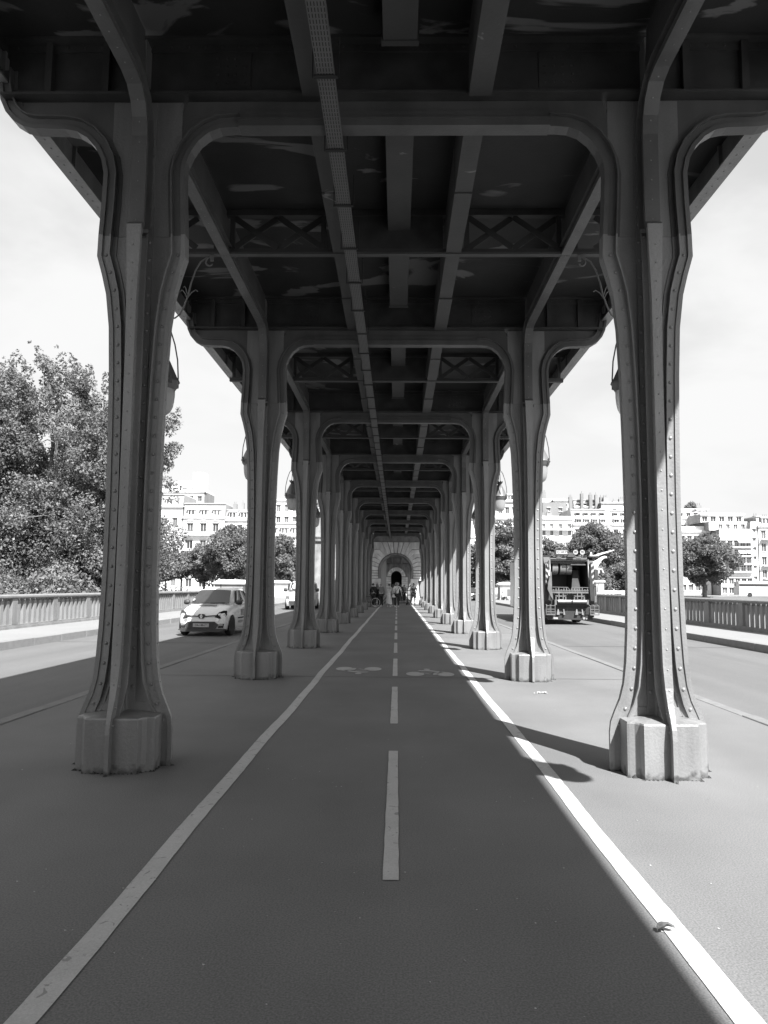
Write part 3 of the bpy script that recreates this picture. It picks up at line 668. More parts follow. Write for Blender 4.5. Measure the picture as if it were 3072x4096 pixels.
def wall_with_holes(b, x0, x1, z0, z1, holes, y=0., dep=.28):
    xs = sorted({x0, x1} | {h[0] for h in holes} | {h[1] for h in holes}); zs = sorted({z0, z1} | {h[2] for h in holes} | {h[3] for h in holes})
    for i in range(len(xs)-1):
        for j in range(len(zs)-1):
            cx, cz = (xs[i]+xs[i+1])/2, (zs[j]+zs[j+1])/2
            if any(h[0] < cx < h[1] and h[2] < cz < h[3] for h in holes): continue
            b.add([(xs[i], y, zs[j]), (xs[i+1], y, zs[j]), (xs[i+1], y, zs[j+1]), (xs[i], y, zs[j+1])], [(0, 1, 2, 3)])
    for h in holes:
        b.add([(h[0],y,h[2]),(h[1],y,h[2]),(h[1],y+dep,h[2]),(h[0],y+dep,h[2])], [(0,1,2,3)]); b.add([(h[0],y,h[3]),(h[1],y,h[3]),(h[1],y+dep,h[3]),(h[0],y+dep,h[3])], [(0,1,2,3)])
        b.add([(h[0],y,h[2]),(h[0],y,h[3]),(h[0],y+dep,h[3]),(h[0],y+dep,h[2])], [(0,1,2,3)]); b.add([(h[1],y,h[2]),(h[1],y,h[3]),(h[1],y+dep,h[3]),(h[1],y+dep,h[2])], [(0,1,2,3)])
        b.add([(h[0],y+dep,h[2]),(h[1],y+dep,h[2]),(h[1],y+dep,h[3]),(h[0],y+dep,h[3])], [(0,1,2,3)])
def building(x0, x1, y, dep, z0, z1, lab, floors, cols, wall='wall_white', side='wall_grey', ww=1.1, wh=1.9, roof=None, cornice=True, balc=(), bands=(), xs=None, awn=(), rz=0., name='apartment_building', wpat=None):
    """floors: list of sill heights (absolute); xs: window centres (absolute) or cols = count"""
    cx = (x0+x1)/2; e = empty(name, (cx, y, 0), rz, lab, 'building')
    X0, X1 = x0-cx, x1-cx
    if xs is None: xs = [x0+(x1-x0)*(i+.5)/cols for i in range(cols)]
    holes = []
    for fi, z in enumerate(floors):
        for xi, x in enumerate(xs):
            if wpat and not wpat(fi, xi): continue
            holes.append((x-cx-ww/2, x-cx+ww/2, z, z+wh))
    b = MB(); wall_with_holes(b, X0, X1, z0, z1, holes)
    b.build('front_wall', M[wall], e)
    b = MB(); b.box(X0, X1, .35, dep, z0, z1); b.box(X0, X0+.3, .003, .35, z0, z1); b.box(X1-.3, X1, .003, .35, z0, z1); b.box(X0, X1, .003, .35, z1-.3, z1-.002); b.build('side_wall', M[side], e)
    f, p = window_meshes(ww, wh)
    for h in holes: wn = link('window', f, e, ((h[0]+h[1])/2, .16, h[2])); link('pane', p, wn)
    if cornice: b = MB(); b.box(X0-.15, X1+.15, -.45, .0, z1-.35, z1-.1); b.box(X0-.25, X1+.25, -.6, dep*.2, z1-.1, z1+.08); b.build('cornice', M[wall], e)
    for z in bands: b = MB(); b.box(X0-.05, X1+.05, -.28, .0, z, z+.22); b.build('string_course', M[wall], e)
    for z, a, c in balc:
        b = MB(); b.box(a-cx, c-cx, -1.1, 0, z-.18, z); b.build('balcony_slab', M[wall], e)
        b = MB(); b.box(a-cx, c-cx, -1.1, -1.06, z+.95, z+1.02); xx = a-cx
        while xx < c-cx: b.box(xx, xx+.035, -1.09, -1.06, z, z+.95); xx += .16
        b.build('balcony_railing', M['iron'], e)
    for a, c, z in awn:
        b = MB(); b.hexa([(a-cx,-1.5,z-1.0),(c-cx,-1.5,z-1.0),(c-cx,0,z-.05),(a-cx,0,z-.05),(a-cx,-1.5,z-.95),(c-cx,-1.5,z-.95),(c-cx,0,z),(a-cx,0,z)]); b.build('awning', M['awn'], e)
    if roof:
        kind, h = roof[0], roof[1]
        if kind == 'mansard':
            s = roof[2] if len(roof) > 2 else 1.4; b = MB()
            b.hexa([(X0, .1, z1), (X1, .1, z1), (X1, dep, z1), (X0, dep, z1), (X0, s, z1+h), (X1, s, z1+h), (X1, dep-s, z1+h), (X0, dep-s, z1+h)])
            b.build('roof', M['zinc'], e)
            for row, (dz, sc) in enumerate(roof[4] if len(roof) > 4 else ((.3, 1.),)):
                for x in roof[3]:
                    yy = .1+s*dz/h; xx = x-cx+row*.0
                    b = MB(); b.box(xx-.85*sc, xx+.85*sc, yy-.12, yy+1.6, z1+dz, z1+dz+1.7*sc)
                    b.hexa([(xx-1.05*sc,yy-.45,z1+dz+1.62*sc),(xx+1.05*sc,yy-.45,z1+dz+1.62*sc),(xx+1.05*sc,yy+1.6,z1+dz+2.0*sc),(xx-1.05*sc,yy+1.6,z1+dz+2.0*sc),(xx-1.05*sc,yy-.45,z1+dz+1.72*sc),(xx+1.05*sc,yy-.45,z1+dz+1.72*sc),(xx+1.05*sc,yy+1.6,z1+dz+2.1*sc),(xx-1.05*sc,yy+1.6,z1+dz+2.1*sc)])
                    dm = b.build('dormer', M['wall_white'], e)
                    b = MB()
                    for k in (-.42, .42): b.box(xx+k*sc-.26, xx+k*sc+.26, yy-.15, yy-.12, z1+dz+.3, z1+dz+1.4*sc)
                    b.build('pane', M['pane'], dm)
            b = MB(); b.box(X0, X1, s-.3, dep-s, z1+h, z1+h+.2); b.build('roof_edge', M['zinc_pale'], e)
        if kind == 'flat':
            b = MB(); b.box(X0, X1, .0, dep, z1+.0801, z1+h); b.build('parapet', M[wall], e)
    return e
def chimneys(e_xy, items, lab):
    e = empty('chimney_stack', (e_xy[0], e_xy[1], 0), 0, lab, 'chimney')
    for x, w, z0, z1 in items:
        b = MB(); b.box(x-w/2, x+w/2, 0, 1.2, z0, z1); b.build('stack', M['wall_grey'], e)
        n = max(1, int(w/.45))
        for i in range(n): b = MB(); cx = x-w/2+w*(i+.5)/n; b.lathe([(.14, z1), (.11, z1+.7)], 6, (cx, .6, 0)); b.build('pot', M['zinc'], e)
    return e
fl = lambda z, n, s=3.0: [z+s*i for i in range(n)]
# left bank, from left to right
building(-72, -53.6, 190, 14, 0, 21, 'ornate stone apartment block with rounded gable behind the big tree on the left', [1.2,4.2,7.1,10.0,13,16.2], 5, 'wall_mid', roof=('mansard', 3, 1.3, [-68, -63, -57]), bands=(3.8, 12.6))
L1 = building(-53.4, -42.95, 190, 14, 0, 18.3, 'ornate cream stone apartment block with three bays of tall paired windows and curved hoods', [.9, 4.0, 7.2, 10.4, 14.6], 3, 'wall_white', xs=[-51.6, -48.3, -45.2], ww=1.5, wh=2.2, roof=('mansard', 3.4, 1.0, [-51.4, -48.2, -45.0]), bands=(3.5, 9.9), balc=((13.9, -53, -43.4), (10.2, -46.5, -43.4), (6.9, -53, -43.4)))
for x in (-51.6, -48.3, -45.2):
    b = MB(); pts = []
    for i in range(9): a = math.pi*i/8; pts.append((x+48.175-1.25*math.cos(a), -.2, 16.95+.55*math.sin(a)))
    b.tube(pts, .13, 5); b.build('window_hood', M['wall_mid'], L1)
building(-66.6, -54.7, 215, 12, 18, 27.8, 'white stepped terrace block rising behind the ornate block on the left', [22.0, 25], 5, 'wall_white', ww=1.2, wh=1.5, cornice=True, balc=((24.7, -66.6, -54.9),), roof=('flat', .7))
b = MB(); b.box(-58.2, -55.0, 216, 220, 27.9, 33.4); o = b.build('roof_tower', M['wall_white']); tag(o, 'blank white lift tower on top of the stepped terrace block', 'tower')
building(-66, -58.4, 222, 8, 27, 31.5, 'small white penthouse storey left of the white lift tower', [28.2], 3, 'wall_white', ww=1.3, wh=1.6)
building(-42.9, -35.8, 190.5, 13, 0, 17.8, 'plain white block with steep grey roof and two dormers right of the ornate block', [1, 4.1, 7.2, 10.4, 14.6], 3, 'wall_white', xs=[-41.6, -39.2, -37], roof=('mansard', 2.4, 1.3, [-41.2, -38.4]), cornice=True)
chimneys((-38.6, 196), [(-3.2, .9, 19, 22.3), (-1.2, .6, 19, 22.6), (1.6, 1.4, 19, 21.7)], 'cluster of grey chimneys behind the roof with two dormers')
building(-36, -22.5, 186, 12, 0, 13.6, 'grey roofed block with slanting dormers seen between the second and third left columns', [1, 4, 7, 10.2], 6, 'wall_white', roof=('mansard', 3., 1.3, [-30, -27.4, -24.8]))
building(-33, -22, 205, 12, 0, 24.5, 'taller pale block with awnings between the left columns', [8, 11.2, 14.6, 18, 21.2], 5, 'wall_white', awn=((-28, -26, 18.6),))
building(-22, -10, 190, 12, 0, 17.8, 'pale block just left of the arch, mostly behind columns', [1, 4.2, 7.4, 10.6, 14], 6, 'wall_mid', roof=('mansard', 3, 1.3, [-19, -15]))
# right bank
building(12, 29.4, 190, 13, 0, 18.6, 'cream block right of the arch behind the third right column', [1.2, 4.4, 7.6, 10.8, 14.4], 8, 'wall_white', roof=('flat', .8), bands=(13.6,))
building(26, 36, 230, 12, 18, 27.2, 'distant pale block high on the slope right of the arch', [20, 23.5], 5, 'wall_mid', roof=('mansard', 2.2, 1.2, [28, 31, 34]))
building(29.6, 43.2, 190, 13, 0, 18.6, 'long white block with flat attic and bracketed cornice above the dustcart', [1.2, 4.4, 7.6, 11.2, 14.3, 16.1-.2], 5, 'wall_white', xs=[33.6, 36.3, 38.2, 40.4, 42.6], ww=.75, wh=1.25, bands=(12.9, 15.8), balc=((15.75, 31, 43.2),), roof=('flat', .5))
R2 = building(43.5, 51.9, 190, 13, 0, 17.2, 'mansard block with two rows of white dormers left of the tall chimney wall', [1.2, 4.4, 7.6, 10.8, 14], 4, 'wall_white', roof=('mansard', 3.7, 2.0, [44.9, 46.9, 48.9, 50.9], ((.05, .72), (1.9, .6))))
building(52.9, 59.5, 190, 13, 0, 17.2, 'mansard block with two rows of dormers right of the tall chimney wall', [1.2, 4.4, 7.6, 10.8, 14], 3, 'wall_white', roof=('mansard', 3.5, 2.0, [54.2, 56.3, 58.3], ((.05, .72), (1.9, .6))))
b = MB(); b.prism([(189.8, 0), (203, 0), (203, 21.9), (192.2, 21.7), (189.8, 17.3)], 51.95, 52.85, 'x'); o = b.build('party_wall', M['wall_white']); tag(o, 'tall stepped chimney wall between the two mansard blocks', 'wall')
b = MB(); b.prism([(189.8, 0), (205, 0), (205, 21), (192.2, 21.2), (189.8, 17.3)], 43.25, 43.45, 'x'); o = b.build('party_wall', M['wall_grey']); tag(o, 'bare grey gable wall at the left end of the mansard blocks', 'wall')
building(40.6, 47.2, 214, 10, 12, 25.2, 'grey windowless back block above the white attic building', [22.6], 2, 'wall_grey', ww=.8, wh=1., cornice=False)
building(46, 51, 226, 9, 12, 27.2, 'pale flat topped back block above the mansard roofs at left', [25.2], 2, 'wall_white', ww=.7, wh=.8)
building(51.2, 58, 222, 9, 12, 24.8, 'back row house with grey mansard and dormers between chimneys', [21.5], 4, 'wall_white', ww=.8, wh=1.1, roof=('mansard', 2, 1, [52.4, 54.2, 56.6], ((.1, .6),)))
building(58.2, 65.8, 219, 10, 12, 25.8, 'large blank pale back block above the right mansard roofs', [22.8], 1, 'wall_white', side='wall_grey', ww=.8, wh=1.1)
building(48, 57.5, 262, 10, 20, 31.8, 'distant white block on the skyline with thin aerials', [27, 29.4], 6, 'wall_white', ww=.8, wh=1.1, cornice=False)
chimneys((54.5, 221), [(-1.2, .8, 24, 28.6), (1.3, .9, 24, 28.3), (2.9, .7, 24, 28.3), (-4.5, .9, 24, 27.6), (5.6, 1.3, 24, 27.6)], 'row of tall grey chimneys standing above the back row roofs')
chimneys((50.8, 263), [(-1.4, 3.2, 31, 34.2)], 'dense bank of chimney pots on the skyline block')
building(65.0, 76.9, 190, 13, 0, 14.4+1.2, 'white block with wide dark windows right of the front column', [1, 4.2, 7.4, 10.4, 13.0], 6, 'wall_white', xs=[66.8, 68.6, 70.3, 72, 73.7, 75.5], ww=1.1, wh=1.45, roof=('flat', 1.2))
building(65.4, 76.5, 197, 9, 14, 19.6, 'set back glazed penthouse over the white block with wide windows', [16.2], 5, 'wall_white', ww=1.5, wh=1.6, roof=('flat', .3), side='wall_grey')
building(66, 72, 212, 9, 14, 25, 'cluster of grey roof structures with a water tank on the right bank', [21.8, 23.3], 3, 'wall_grey', ww=.8, wh=.9, cornice=False)
b = MB(); b.lathe([(1.0, 24.8), (1.35, 25.6), (1.35, 26.6), (1.0, 27.2), (.9, 27.25), (.9, 27.9), (0, 27.95)], 14, (72.9, 213, 0)); o = b.build('water_tank', M['zinc']); tag(o, 'round grey water tank on a roof of the right bank', 'tank')
building(72.6, 82.5, 205, 10, 14, 22.6, 'white roofed block behind, with a small roof garden tree', [20.4], 5, 'wall_white', ww=1.1, wh=1.2)
R5 = building(77.2, 84.75, 185, 14, 0, 15.6, 'tall white block of flats with long balconies and white awnings', [.4, 2.6, 5.7, 7.6, 9.5, 11.6], 5, 'wall_white', xs=[78.1, 79.7, 81.2, 82.7, 84.1], ww=1.15, wh=1.45, cornice=False,
    balc=((7.5, 77.3, 84.7), (9.4, 77.3, 84.7), (11.5, 77.3, 84.7), (5.55, 77.3, 84.7)), awn=((81.2, 84.6, 13.4), (81.3, 83.0, 9.3+1.6), (83.2, 84.7, 9.3+1.6)), roof=('flat', .2))
building(75.6, 84.9, 187, 12, 15.6, 17.6, 'set back seventh storey of the white block of flats', [15.8], 4, 'wall_white', xs=[78.4, 80.2, 82, 83.8], ww=.95, wh=1.3, cornice=False, roof=('flat', .15))
building(74.2, 84.6, 188.5, 10, 17.6, 19.7, 'top storey with wide shutters over the white block of flats', [17.8], 5, 'wall_white', ww=1.3, wh=1.35, roof=('flat', .2))
building(84.8, 86.4, 185.3, 13, 0, 17.6, 'narrow white stair bay with one column of small windows', [1.2, 3.6, 6.2, 8.4, 10.6, 12.8, 15], 1, 'wall_white', ww=.75, wh=.9, cornice=False)
building(86.5, 96, 185, 13, 0, 16.6, 'ornate stone block at the right edge with iron balconies', [1, 4.1, 7.2, 10.4, 13.5], 4, 'wall_mid', ww=1.1, wh=2, roof=('mansard', 2.2, 1.2, [88.4, 91.5]), balc=((13.4, 87, 96), (7.1, 87, 96), (4.0, 87.2, 96)))
for i, (x, y, w, h) in enumerate([(92, 300, 16, 8), (110, 305, 14, 9), (126, 312, 18, 8), (84, 318, 12, 10), (146, 310, 16, 9), (120, 340, 22, 8), (98, 340, 18, 9)]):
    z = (y-215)*.105*.9
    building(x-w/2, x+w/2, y, 10, z-4, z+h, 'distant hillside house number %s from the left, faint above the right bank roofs' % ['two','four','six','one','seven','five','three'][i], [z+1.5, z+4.6], 5, 'wall_mid', roof=('mansard', 2, 1, [x-3, x+3]))
for i, (x, y, z, w, lab) in enumerate([(-50, 197, 20, 5, 'ornate block with three bays on the left'), (-40, 197, 19, 5, 'roof with two dormers on the left'), (-28, 210, 24, 7, 'taller pale block with awnings'), (20, 196, 18.5, 8, 'cream block right of the arch'), (37, 197, 18.5, 8, 'white attic block above the lorry'), (62, 222, 25.5, 6, 'large blank pale back block'), (70, 216, 24.5, 5, 'roof structures with the water tank'), (81, 208, 22.3, 4, 'white block with the roof garden'), (91, 190, 18.6, 5, 'ornate block at the right edge'), (31, 233, 28.5, 6, 'distant block right of the arch')]):
    rs = random.Random(50+i); its = []; xx = -w/2
    while xx < w/2: ww_ = rs.uniform(.5, 1.4); its.append((xx, ww_, z-1.5, z+rs.uniform(.5, 2.3))); xx += ww_+rs.uniform(.3, 1.8)
    chimneys((x, y), its, 'chimneys on the %s' % lab)
# ------------------------------------------------------------------ trees
def leafmat(name, v, dark=.5):
    m = mat(name, v, .6, .3, .6, 4, spec=.2); t = m.node_tree; b = t.nodes['Principled BSDF']
    src = b.inputs['Base Color'].links[0].from_socket
    g = N(t, 'ShaderNodeNewGeometry'); r = N(t, 'ShaderNodeMapRange'); r.inputs[3].default_value = .6; r.inputs[4].default_value = 1.5; t.links.new(g.outputs['Random Per Island'], r.inputs[0])
    q = N(t, 'ShaderNodeMath', operation='MULTIPLY'); t.links.new(src, q.inputs[0]); t.links.new(r.outputs[0], q.inputs[1]); t.links.new(q.outputs[0], b.inputs['Base Color'])
    tr = N(t, 'ShaderNodeBsdfTranslucent'); t.links.new(q.outputs[0], tr.inputs[0]); mxs = N(t, 'ShaderNodeMixShader'); mxs.inputs[0].default_value = .4
    t.links.new(b.outputs[0], mxs.inputs[1]); t.links.new(tr.outputs[0], mxs.inputs[2]); t.links.new(mxs.outputs[0], t.nodes['Material Output'].inputs[0])
    return m
M['leaf'] = leafmat('plane_leaves', .17); M['leaf2'] = leafmat('lime_leaves', .15)
def leaves(centres, radii, n, size, mname, parent, name='crown', flat=.5):
    """n leaf faces scattered in clumps"""
    centres = np.array(centres); radii = np.array(radii); w = radii**2; idx = rng.choice(len(centres), n, p=w/w.sum())
    d = rng.normal(size=(n, 3)); d /= np.linalg.norm(d, axis=1)[:, None]; rad = radii[idx]*(.45+.6*rng.random(n)**.5)
    d[:, 2] *= .8
    c = centres[idx]+d*rad[:, None]
    nrm = d*.6+rng.normal(size=(n, 3))*.6+np.array([0, 0, .45]); nrm /= np.linalg.norm(nrm, axis=1)[:, None]
    u = np.cross(nrm, rng.normal(size=(n, 3))); u /= np.linalg.norm(u, axis=1)[:, None]; v = np.cross(nrm, u)
    s = size*(.6+.8*rng.random(n))[:, None]
    V = np.empty((n, 4, 3)); V[:, 0] = c-u*s; V[:, 1] = c-v*s*flat-nrm*s*.15; V[:, 2] = c+u*s; V[:, 3] = c+v*s*flat-nrm*s*.15
    me = bpy.data.meshes.new(name); me.vertices.add(n*4); me.loops.add(n*4); me.polygons.add(n)
    me.vertices.foreach_set('co', V.reshape(-1)); me.loops.foreach_set('vertex_index', np.arange(n*4)); me.polygons.foreach_set('loop_start', np.arange(n)*4); me.polygons.foreach_set('loop_total', np.full(n, 4))
    me.materials.append(M[mname]); me.update(calc_edges=True)
    return link(name, me, parent)
def tree(x, y, zb, h, rx, rz_, lab, nleaf, size, mname='leaf', trunk_r=.3, clump=.105, ry=None, lean=0., seed=0, crown0=.3, cl=70, group=None, spread=1.):
    rs = random.Random(seed); e = empty('broadleaf_tree', (x, y, zb), 0, lab, 'tree', group)
    ry = ry or rx; tb = MB(); cz = h*(crown0+(1-crown0)/2); rzz = h*(1-crown0)/2
    top = (lean, 0, h*.55); tb.tube([(0,0,-.3),(lean*.3,0,h*.15),(lean*.7,.1,h*.35),top,(lean*1.2,0,h*.8)], [trunk_r*1.25,trunk_r,trunk_r*.8,trunk_r*.55,trunk_r*.15], 8)
    cen = []; rad = []
    cl = int(cl*2.6)
    for i in range(cl):
        while True:
            a = rs.uniform(0, 2*math.pi); u = rs.uniform(-1, 1); r = rs.random()**.4; q = (math.cos(a)*math.sqrt(1-u*u)*r, math.sin(a)*math.sqrt(1-u*u)*r, u*r)
            break
        k = 1+.18*math.sin(3*a+seed)+.12*math.sin(5*a+2*u+seed*2)
        c = (lean+q[0]*rx*k, q[1]*ry*k, cz+q[2]*rzz*(1+.12*math.sin(4*a+seed))); cen.append(c); rad.append(clump*rx*rs.uniform(.45, 1.5))
        if i % 6 == 0:
            z0 = h*rs.uniform(.2, .55); m = (lean*z0/h*1.5+(c[0]-lean)*.35, c[1]*.35, z0+(c[2]-z0)*.55)
            tb.tube([(lean*z0/h*1.6, 0, z0), m, c], [trunk_r*.4, trunk_r*.22, trunk_r*.06], 5)
    tb.build('trunk', M['bark'], e, True)
    leaves(cen, rad, int(nleaf*1.25), size*.95, mname, e)
    return e
def bigtree(x, y, zb, h, w, lab, nleaf, seed, extra=()):
    """upswept plane tree: crooked ascending limbs hung with ragged plumes of leaves"""
    rs = random.Random(seed); e = empty('plane_tree', (x, y, zb), 0, lab, 'tree', None); tb = MB(); cen = []; rad = []
    ends = []
    for i in range(11):
        a = 2*math.pi*i/11+rs.uniform(-.3, .3); sp_ = w*rs.uniform(.25, 1.); ends.append((math.cos(a)*sp_, math.sin(a)*sp_*.8, h*rs.uniform(.72, 1.03) - .12*h*(sp_/w)))
    ends += [q for q in extra]
    tb.tube([(0,0,-3),(.2,.1,h*.12),(-.1,0,h*.25)], [.75,.6,.5], 9)
    for q in ends:
        z0 = h*rs.uniform(.12, .3); pts = []; 
        for t_ in (0, .2, .4, .6, .8, 1.):
            pts.append((q[0]*t_**.8+rs.uniform(-.35, .35)*(0 < t_ < 1), q[1]*t_**.8+rs.uniform(-.35, .35)*(0 < t_ < 1), z0+(q[2]-z0)*t_**(1.1)))
        tb.tube(pts, [.34, .27, .2, .14, .08, .03], 6)
        for t_ in np.linspace(.22, 1., 15):
            k = t_*5; i0 = min(4, int(k)); f = k-i0; p = [pts[i0][j]*(1-f)+pts[i0+1][j]*f for j in range(3)]
            for m in range(3):
                sd = 1.75*(1.12-t_*.85); c = (p[0]+rs.gauss(0, sd), p[1]+rs.gauss(0, sd), p[2]+rs.gauss(0, sd*.6)-.2); cen.append(c); rad.append(rs.uniform(.5, 1.15)*(1.15-.5*t_))
                if rs.random() < .3: tb.tube([p, ((p[0]+c[0])/2, (p[1]+c[1])/2, (p[2]+c[2])/2+.3), c], [.06, .04, .015], 4)
        cen.append(q); rad.append(.55)
        if q[2] > h*.7:
            lx, ly = rs.uniform(-.55, .2), rs.uniform(-.2, .2)
            for j in range(1, 6): cen.append((q[0]+lx*j*.8+rs.gauss(0, .15), q[1]+ly*j+rs.gauss(0, .15), q[2]+.42*j)); rad.append(.55-.08*j)
            for j in range(2):
                o = (q[0]+rs.gauss(0, 1.1), q[1]+rs.gauss(0, 1.), q[2]-rs.uniform(.2, 1.2))
                for m in range(4): cen.append((o[0]+lx*m*.7, o[1], o[2]+.4*m)); rad.append(.5-.08*m)
    for i in range(60):
        a = rs.uniform(0, 2*math.pi); r = w*rs.uniform(.4, 1.15); cen.append((math.cos(a)*r, math.sin(a)*r*.8, h*rs.uniform(.02, .4))); rad.append(rs.uniform(.8, 1.4))
    tb.build('trunk', M['bark'], e, True)
    leaves(cen, rad, int(nleaf*2.2), .1, 'leaf', e, flat=.6)
    return e
bigtree(-25.8, 57, -2.5, 21.0, 5.6, 'tall ragged plane tree behind the left balustrade, nearest to the front left column', 62000, 3, extra=((7.9, -1, 16.4), (8.3, 1, 14.4), (8.2, 0, 8.6), (6.6, 1, 10.5)))
bigtree(-32.5, 55, -2.5, 21.2, 5.6, 'tall ragged plane tree at the left edge of the picture', 52000, 5)
bigtree(-25.0, 64, -3., 23.5, 6.5, 'tall plane tree standing between and behind the two nearest left trees', 60000, 9)
for i, (x, y, z, h, r, s, d) in enumerate([(-22.5, 50, -4.5, 6.4, 3.2, 21, 'low leafy bush below the left balustrade near the front column'), (-27.5, 49, -4.5, 6.8, 3.4, 22, 'low leafy bush below the balustrade at the left edge of the picture'), (-18.2, 52, -4.5, 5.6, 2.4, 23, 'low leafy bush below the left balustrade just right of the front column')]):
    tree(x, y, z, h, r, 3, d, 16000, .15, 'leaf', .2, .3, seed=s, crown0=.05, cl=45)
tree(-30, 140, -.1, 12.4, 5.0, 5, 'large round tree on the far bank above the white hatchback', 30000, .24, 'leaf2', .35, .2, seed=31, crown0=.14, cl=90)
tree(-36.6, 146, -.1, 9.4, 3.6, 4, 'medium tree left of the large round tree, over the hatchback roof', 15000, .22, 'leaf', .22, .22, seed=32, crown0=.25)
tree(-41.5, 148, -.1, 8.0, 3.2, 4, 'thin trunked young tree over the left balustrade, right of the front column', 10000, .22, 'leaf', .16, .2, seed=33, crown0=.35, cl=45)
tree(-45.2, 150, -.1, 8.4, 2.8, 4, 'thin young tree half hidden by the front left column', 9000, .22, 'leaf', .16, .2, seed=34, crown0=.3, cl=45)
tree(-15.5, 97, -.3, 8.2, 3.6, 4, 'leafy tree over the far left pedestal between second and third left columns', 22000, .19, 'leaf', .25, .2, seed=35, crown0=.1, cl=90)
tree(-10.6, 100, -.3, 7.2, 2.6, 4, 'leafy tree between third and fourth left columns', 14000, .19, 'leaf', .25, .22, seed=36, crown0=.1)
tree(38.8, 150, -.1, 13.4, 5.6, 6, 'large round dense tree behind the dustcart', 38000, .25, 'leaf2', .4, .2, seed=41, crown0=.05, cl=100)
tree(28.5, 142, -.1, 10.4, 3.4, 5, 'smaller tree left of the large round tree, above the dustcart roof', 15000, .23, 'leaf2', .25, .22, seed=42, crown0=.1)
tree(42.6, 141, -.1, 6.6, 3.4, 3, 'low tree under the large round one, right of the statue', 14000, .22, 'leaf', .2, .24, seed=43, crown0=.05)
tree(35.0, 139, -.1, 6.0, 3.4, 3, 'low tree under the large round one, behind the statue', 12000, .22, 'leaf', .2, .24, seed=44, crown0=.05)
tree(59.4, 150, -.1, 11.8, 5.6, 5, 'umbrella shaped tree with dark crown right of the front column', 36000, .25, 'leaf2', .4, .2, seed=45, crown0=.26, cl=100)
tree(15.9, 112, -.3, 11.6, 3.6, 5, 'leafy tree over the right pedestal between third and second right columns', 26000, .2, 'leaf', .3, .2, seed=46, crown0=.08, cl=90)
tree(10.9, 116, -.3, 8.6, 2.8, 5, 'leafy tree between fourth and third right columns', 14000, .2, 'leaf', .3, .22, seed=47, crown0=.08)
tree(78.6, 206, 20.5, 4.2, 1.5, 5, 'small tree growing in the roof garden on the right bank', 2500, .22, 'leaf', .1, .3, seed=48, crown0=.3, cl=20)
# ------------------------------------------------------------------ lettering
def text_mesh(body, size, ext=.002):
    cu = bpy.data.curves.new('lettering', 'FONT'); cu.body = body; cu.size = size; cu.extrude = ext; cu.align_x = 'CENTER'; cu.align_y = 'CENTER'; cu.offset = size*.02
    o = bpy.data.objects.new('lettering', cu); C.objects.link(o); bpy.context.view_layer.update()
    me = bpy.data.meshes.new_from_object(o.evaluated_get(bpy.context.evaluated_depsgraph_get())); bpy.data.objects.remove(o); return me
def lettering(body, size, m, parent, loc, rot, ext=.002, sx=1.):
    me = text_mesh(body, size, ext); me.materials.clear(); me.materials.append(m)
    for p in me.polygons: p.material_index = 0
    return link('lettering', me, parent, loc, rot, (sx, 1, 1))
FRONT = (math.pi/2, 0, 0)
M['ink'] = mat('black_lettering', .02, .6, .1, 5)
M['plate'] = mat('number_plate_white', .36, .4, .03, 4)
M['decal'] = mat('grey_door_sticker', .3, .4, .1, 6)
M['rim'] = mat('wheel_rim_metal', .35, .35, .1, 6, metal=.5)
M['seat'] = mat('dark_seat_fabric', .05, .9, .2, 20)
M['skin'] = mat('skin', .36, .55, .06, 14)
M['skin_dark'] = mat('darker_skin', .16, .5, .06, 14)
def wheel(parent, x, y, r, w, side):
    b = MB(); b.lathe([(r*.62, -w/2), (r*.93, -w/2), (r, -w*.36), (r, w*.36), (r*.93, w/2), (r*.62, w/2)], 28, (x, y, r), 'x'); t = b.build('tyre', M['rubber'], parent, 30)
    b = MB(); s = side*w*.46; b.lathe([(r*.63, s*.6), (r*.63, s*1.02), (r*.56, s*1.04), (r*.5, s*.8), (r*.18, s*.92), (r*.12, s*1.04), (0, s*1.04)], 20, (x, y, r), 'x', cap=False)
    for i in range(7):
        a = 2*math.pi*i/7; b.bar((x+s*.86, y+r*.15*math.cos(a), r+r*.15*math.sin(a)), (x+s*.95, y+r*.56*math.cos(a), r+r*.56*math.sin(a)), r*.14, w*.12, (1, 0, 0))
    b.lathe([(r*.5, s*.55), (0, s*.55)], 16, (x, y, r), 'x', cap=False)
    b.build('rim', M['rim'], t, 30)
    return t
# body shells: stations along the length, each a half section from sill to centre line
def shell(b, st, close=True):
    rows = []
    for y, pts in st:
        L = [(-x, y, z) for x, z in reversed(pts)]; Rr_ = [(x, y, z) for x, z in pts]
        rows.append([(x, y, z) for x, z in pts][::1]+[(-x, y, z) for x, z in reversed(pts)][(1 if pts[-1][0] == 0 else 0):])
    b.grid(rows)
    if close:
        n = len(rows[0]); k = len(b.v)-n*len(rows); b.f.append(tuple(range(k, k+n))); b.f.append(tuple(range(len(b.v)-1, len(b.v)-n-1, -1))); b.m += [0, 0]
def subd(o, lv=2, crease=None):
    m = o.modifiers.new('subdivision', 'SUBSURF'); m.levels = m.render_levels = lv
    for p in o.data.polygons: p.use_smooth = True
    dg = bpy.context.evaluated_depsgraph_get(); bpy.context.view_layer.update(); me = bpy.data.meshes.new_from_object(o.evaluated_get(dg)); o.modifiers.clear(); o.data = me; return o
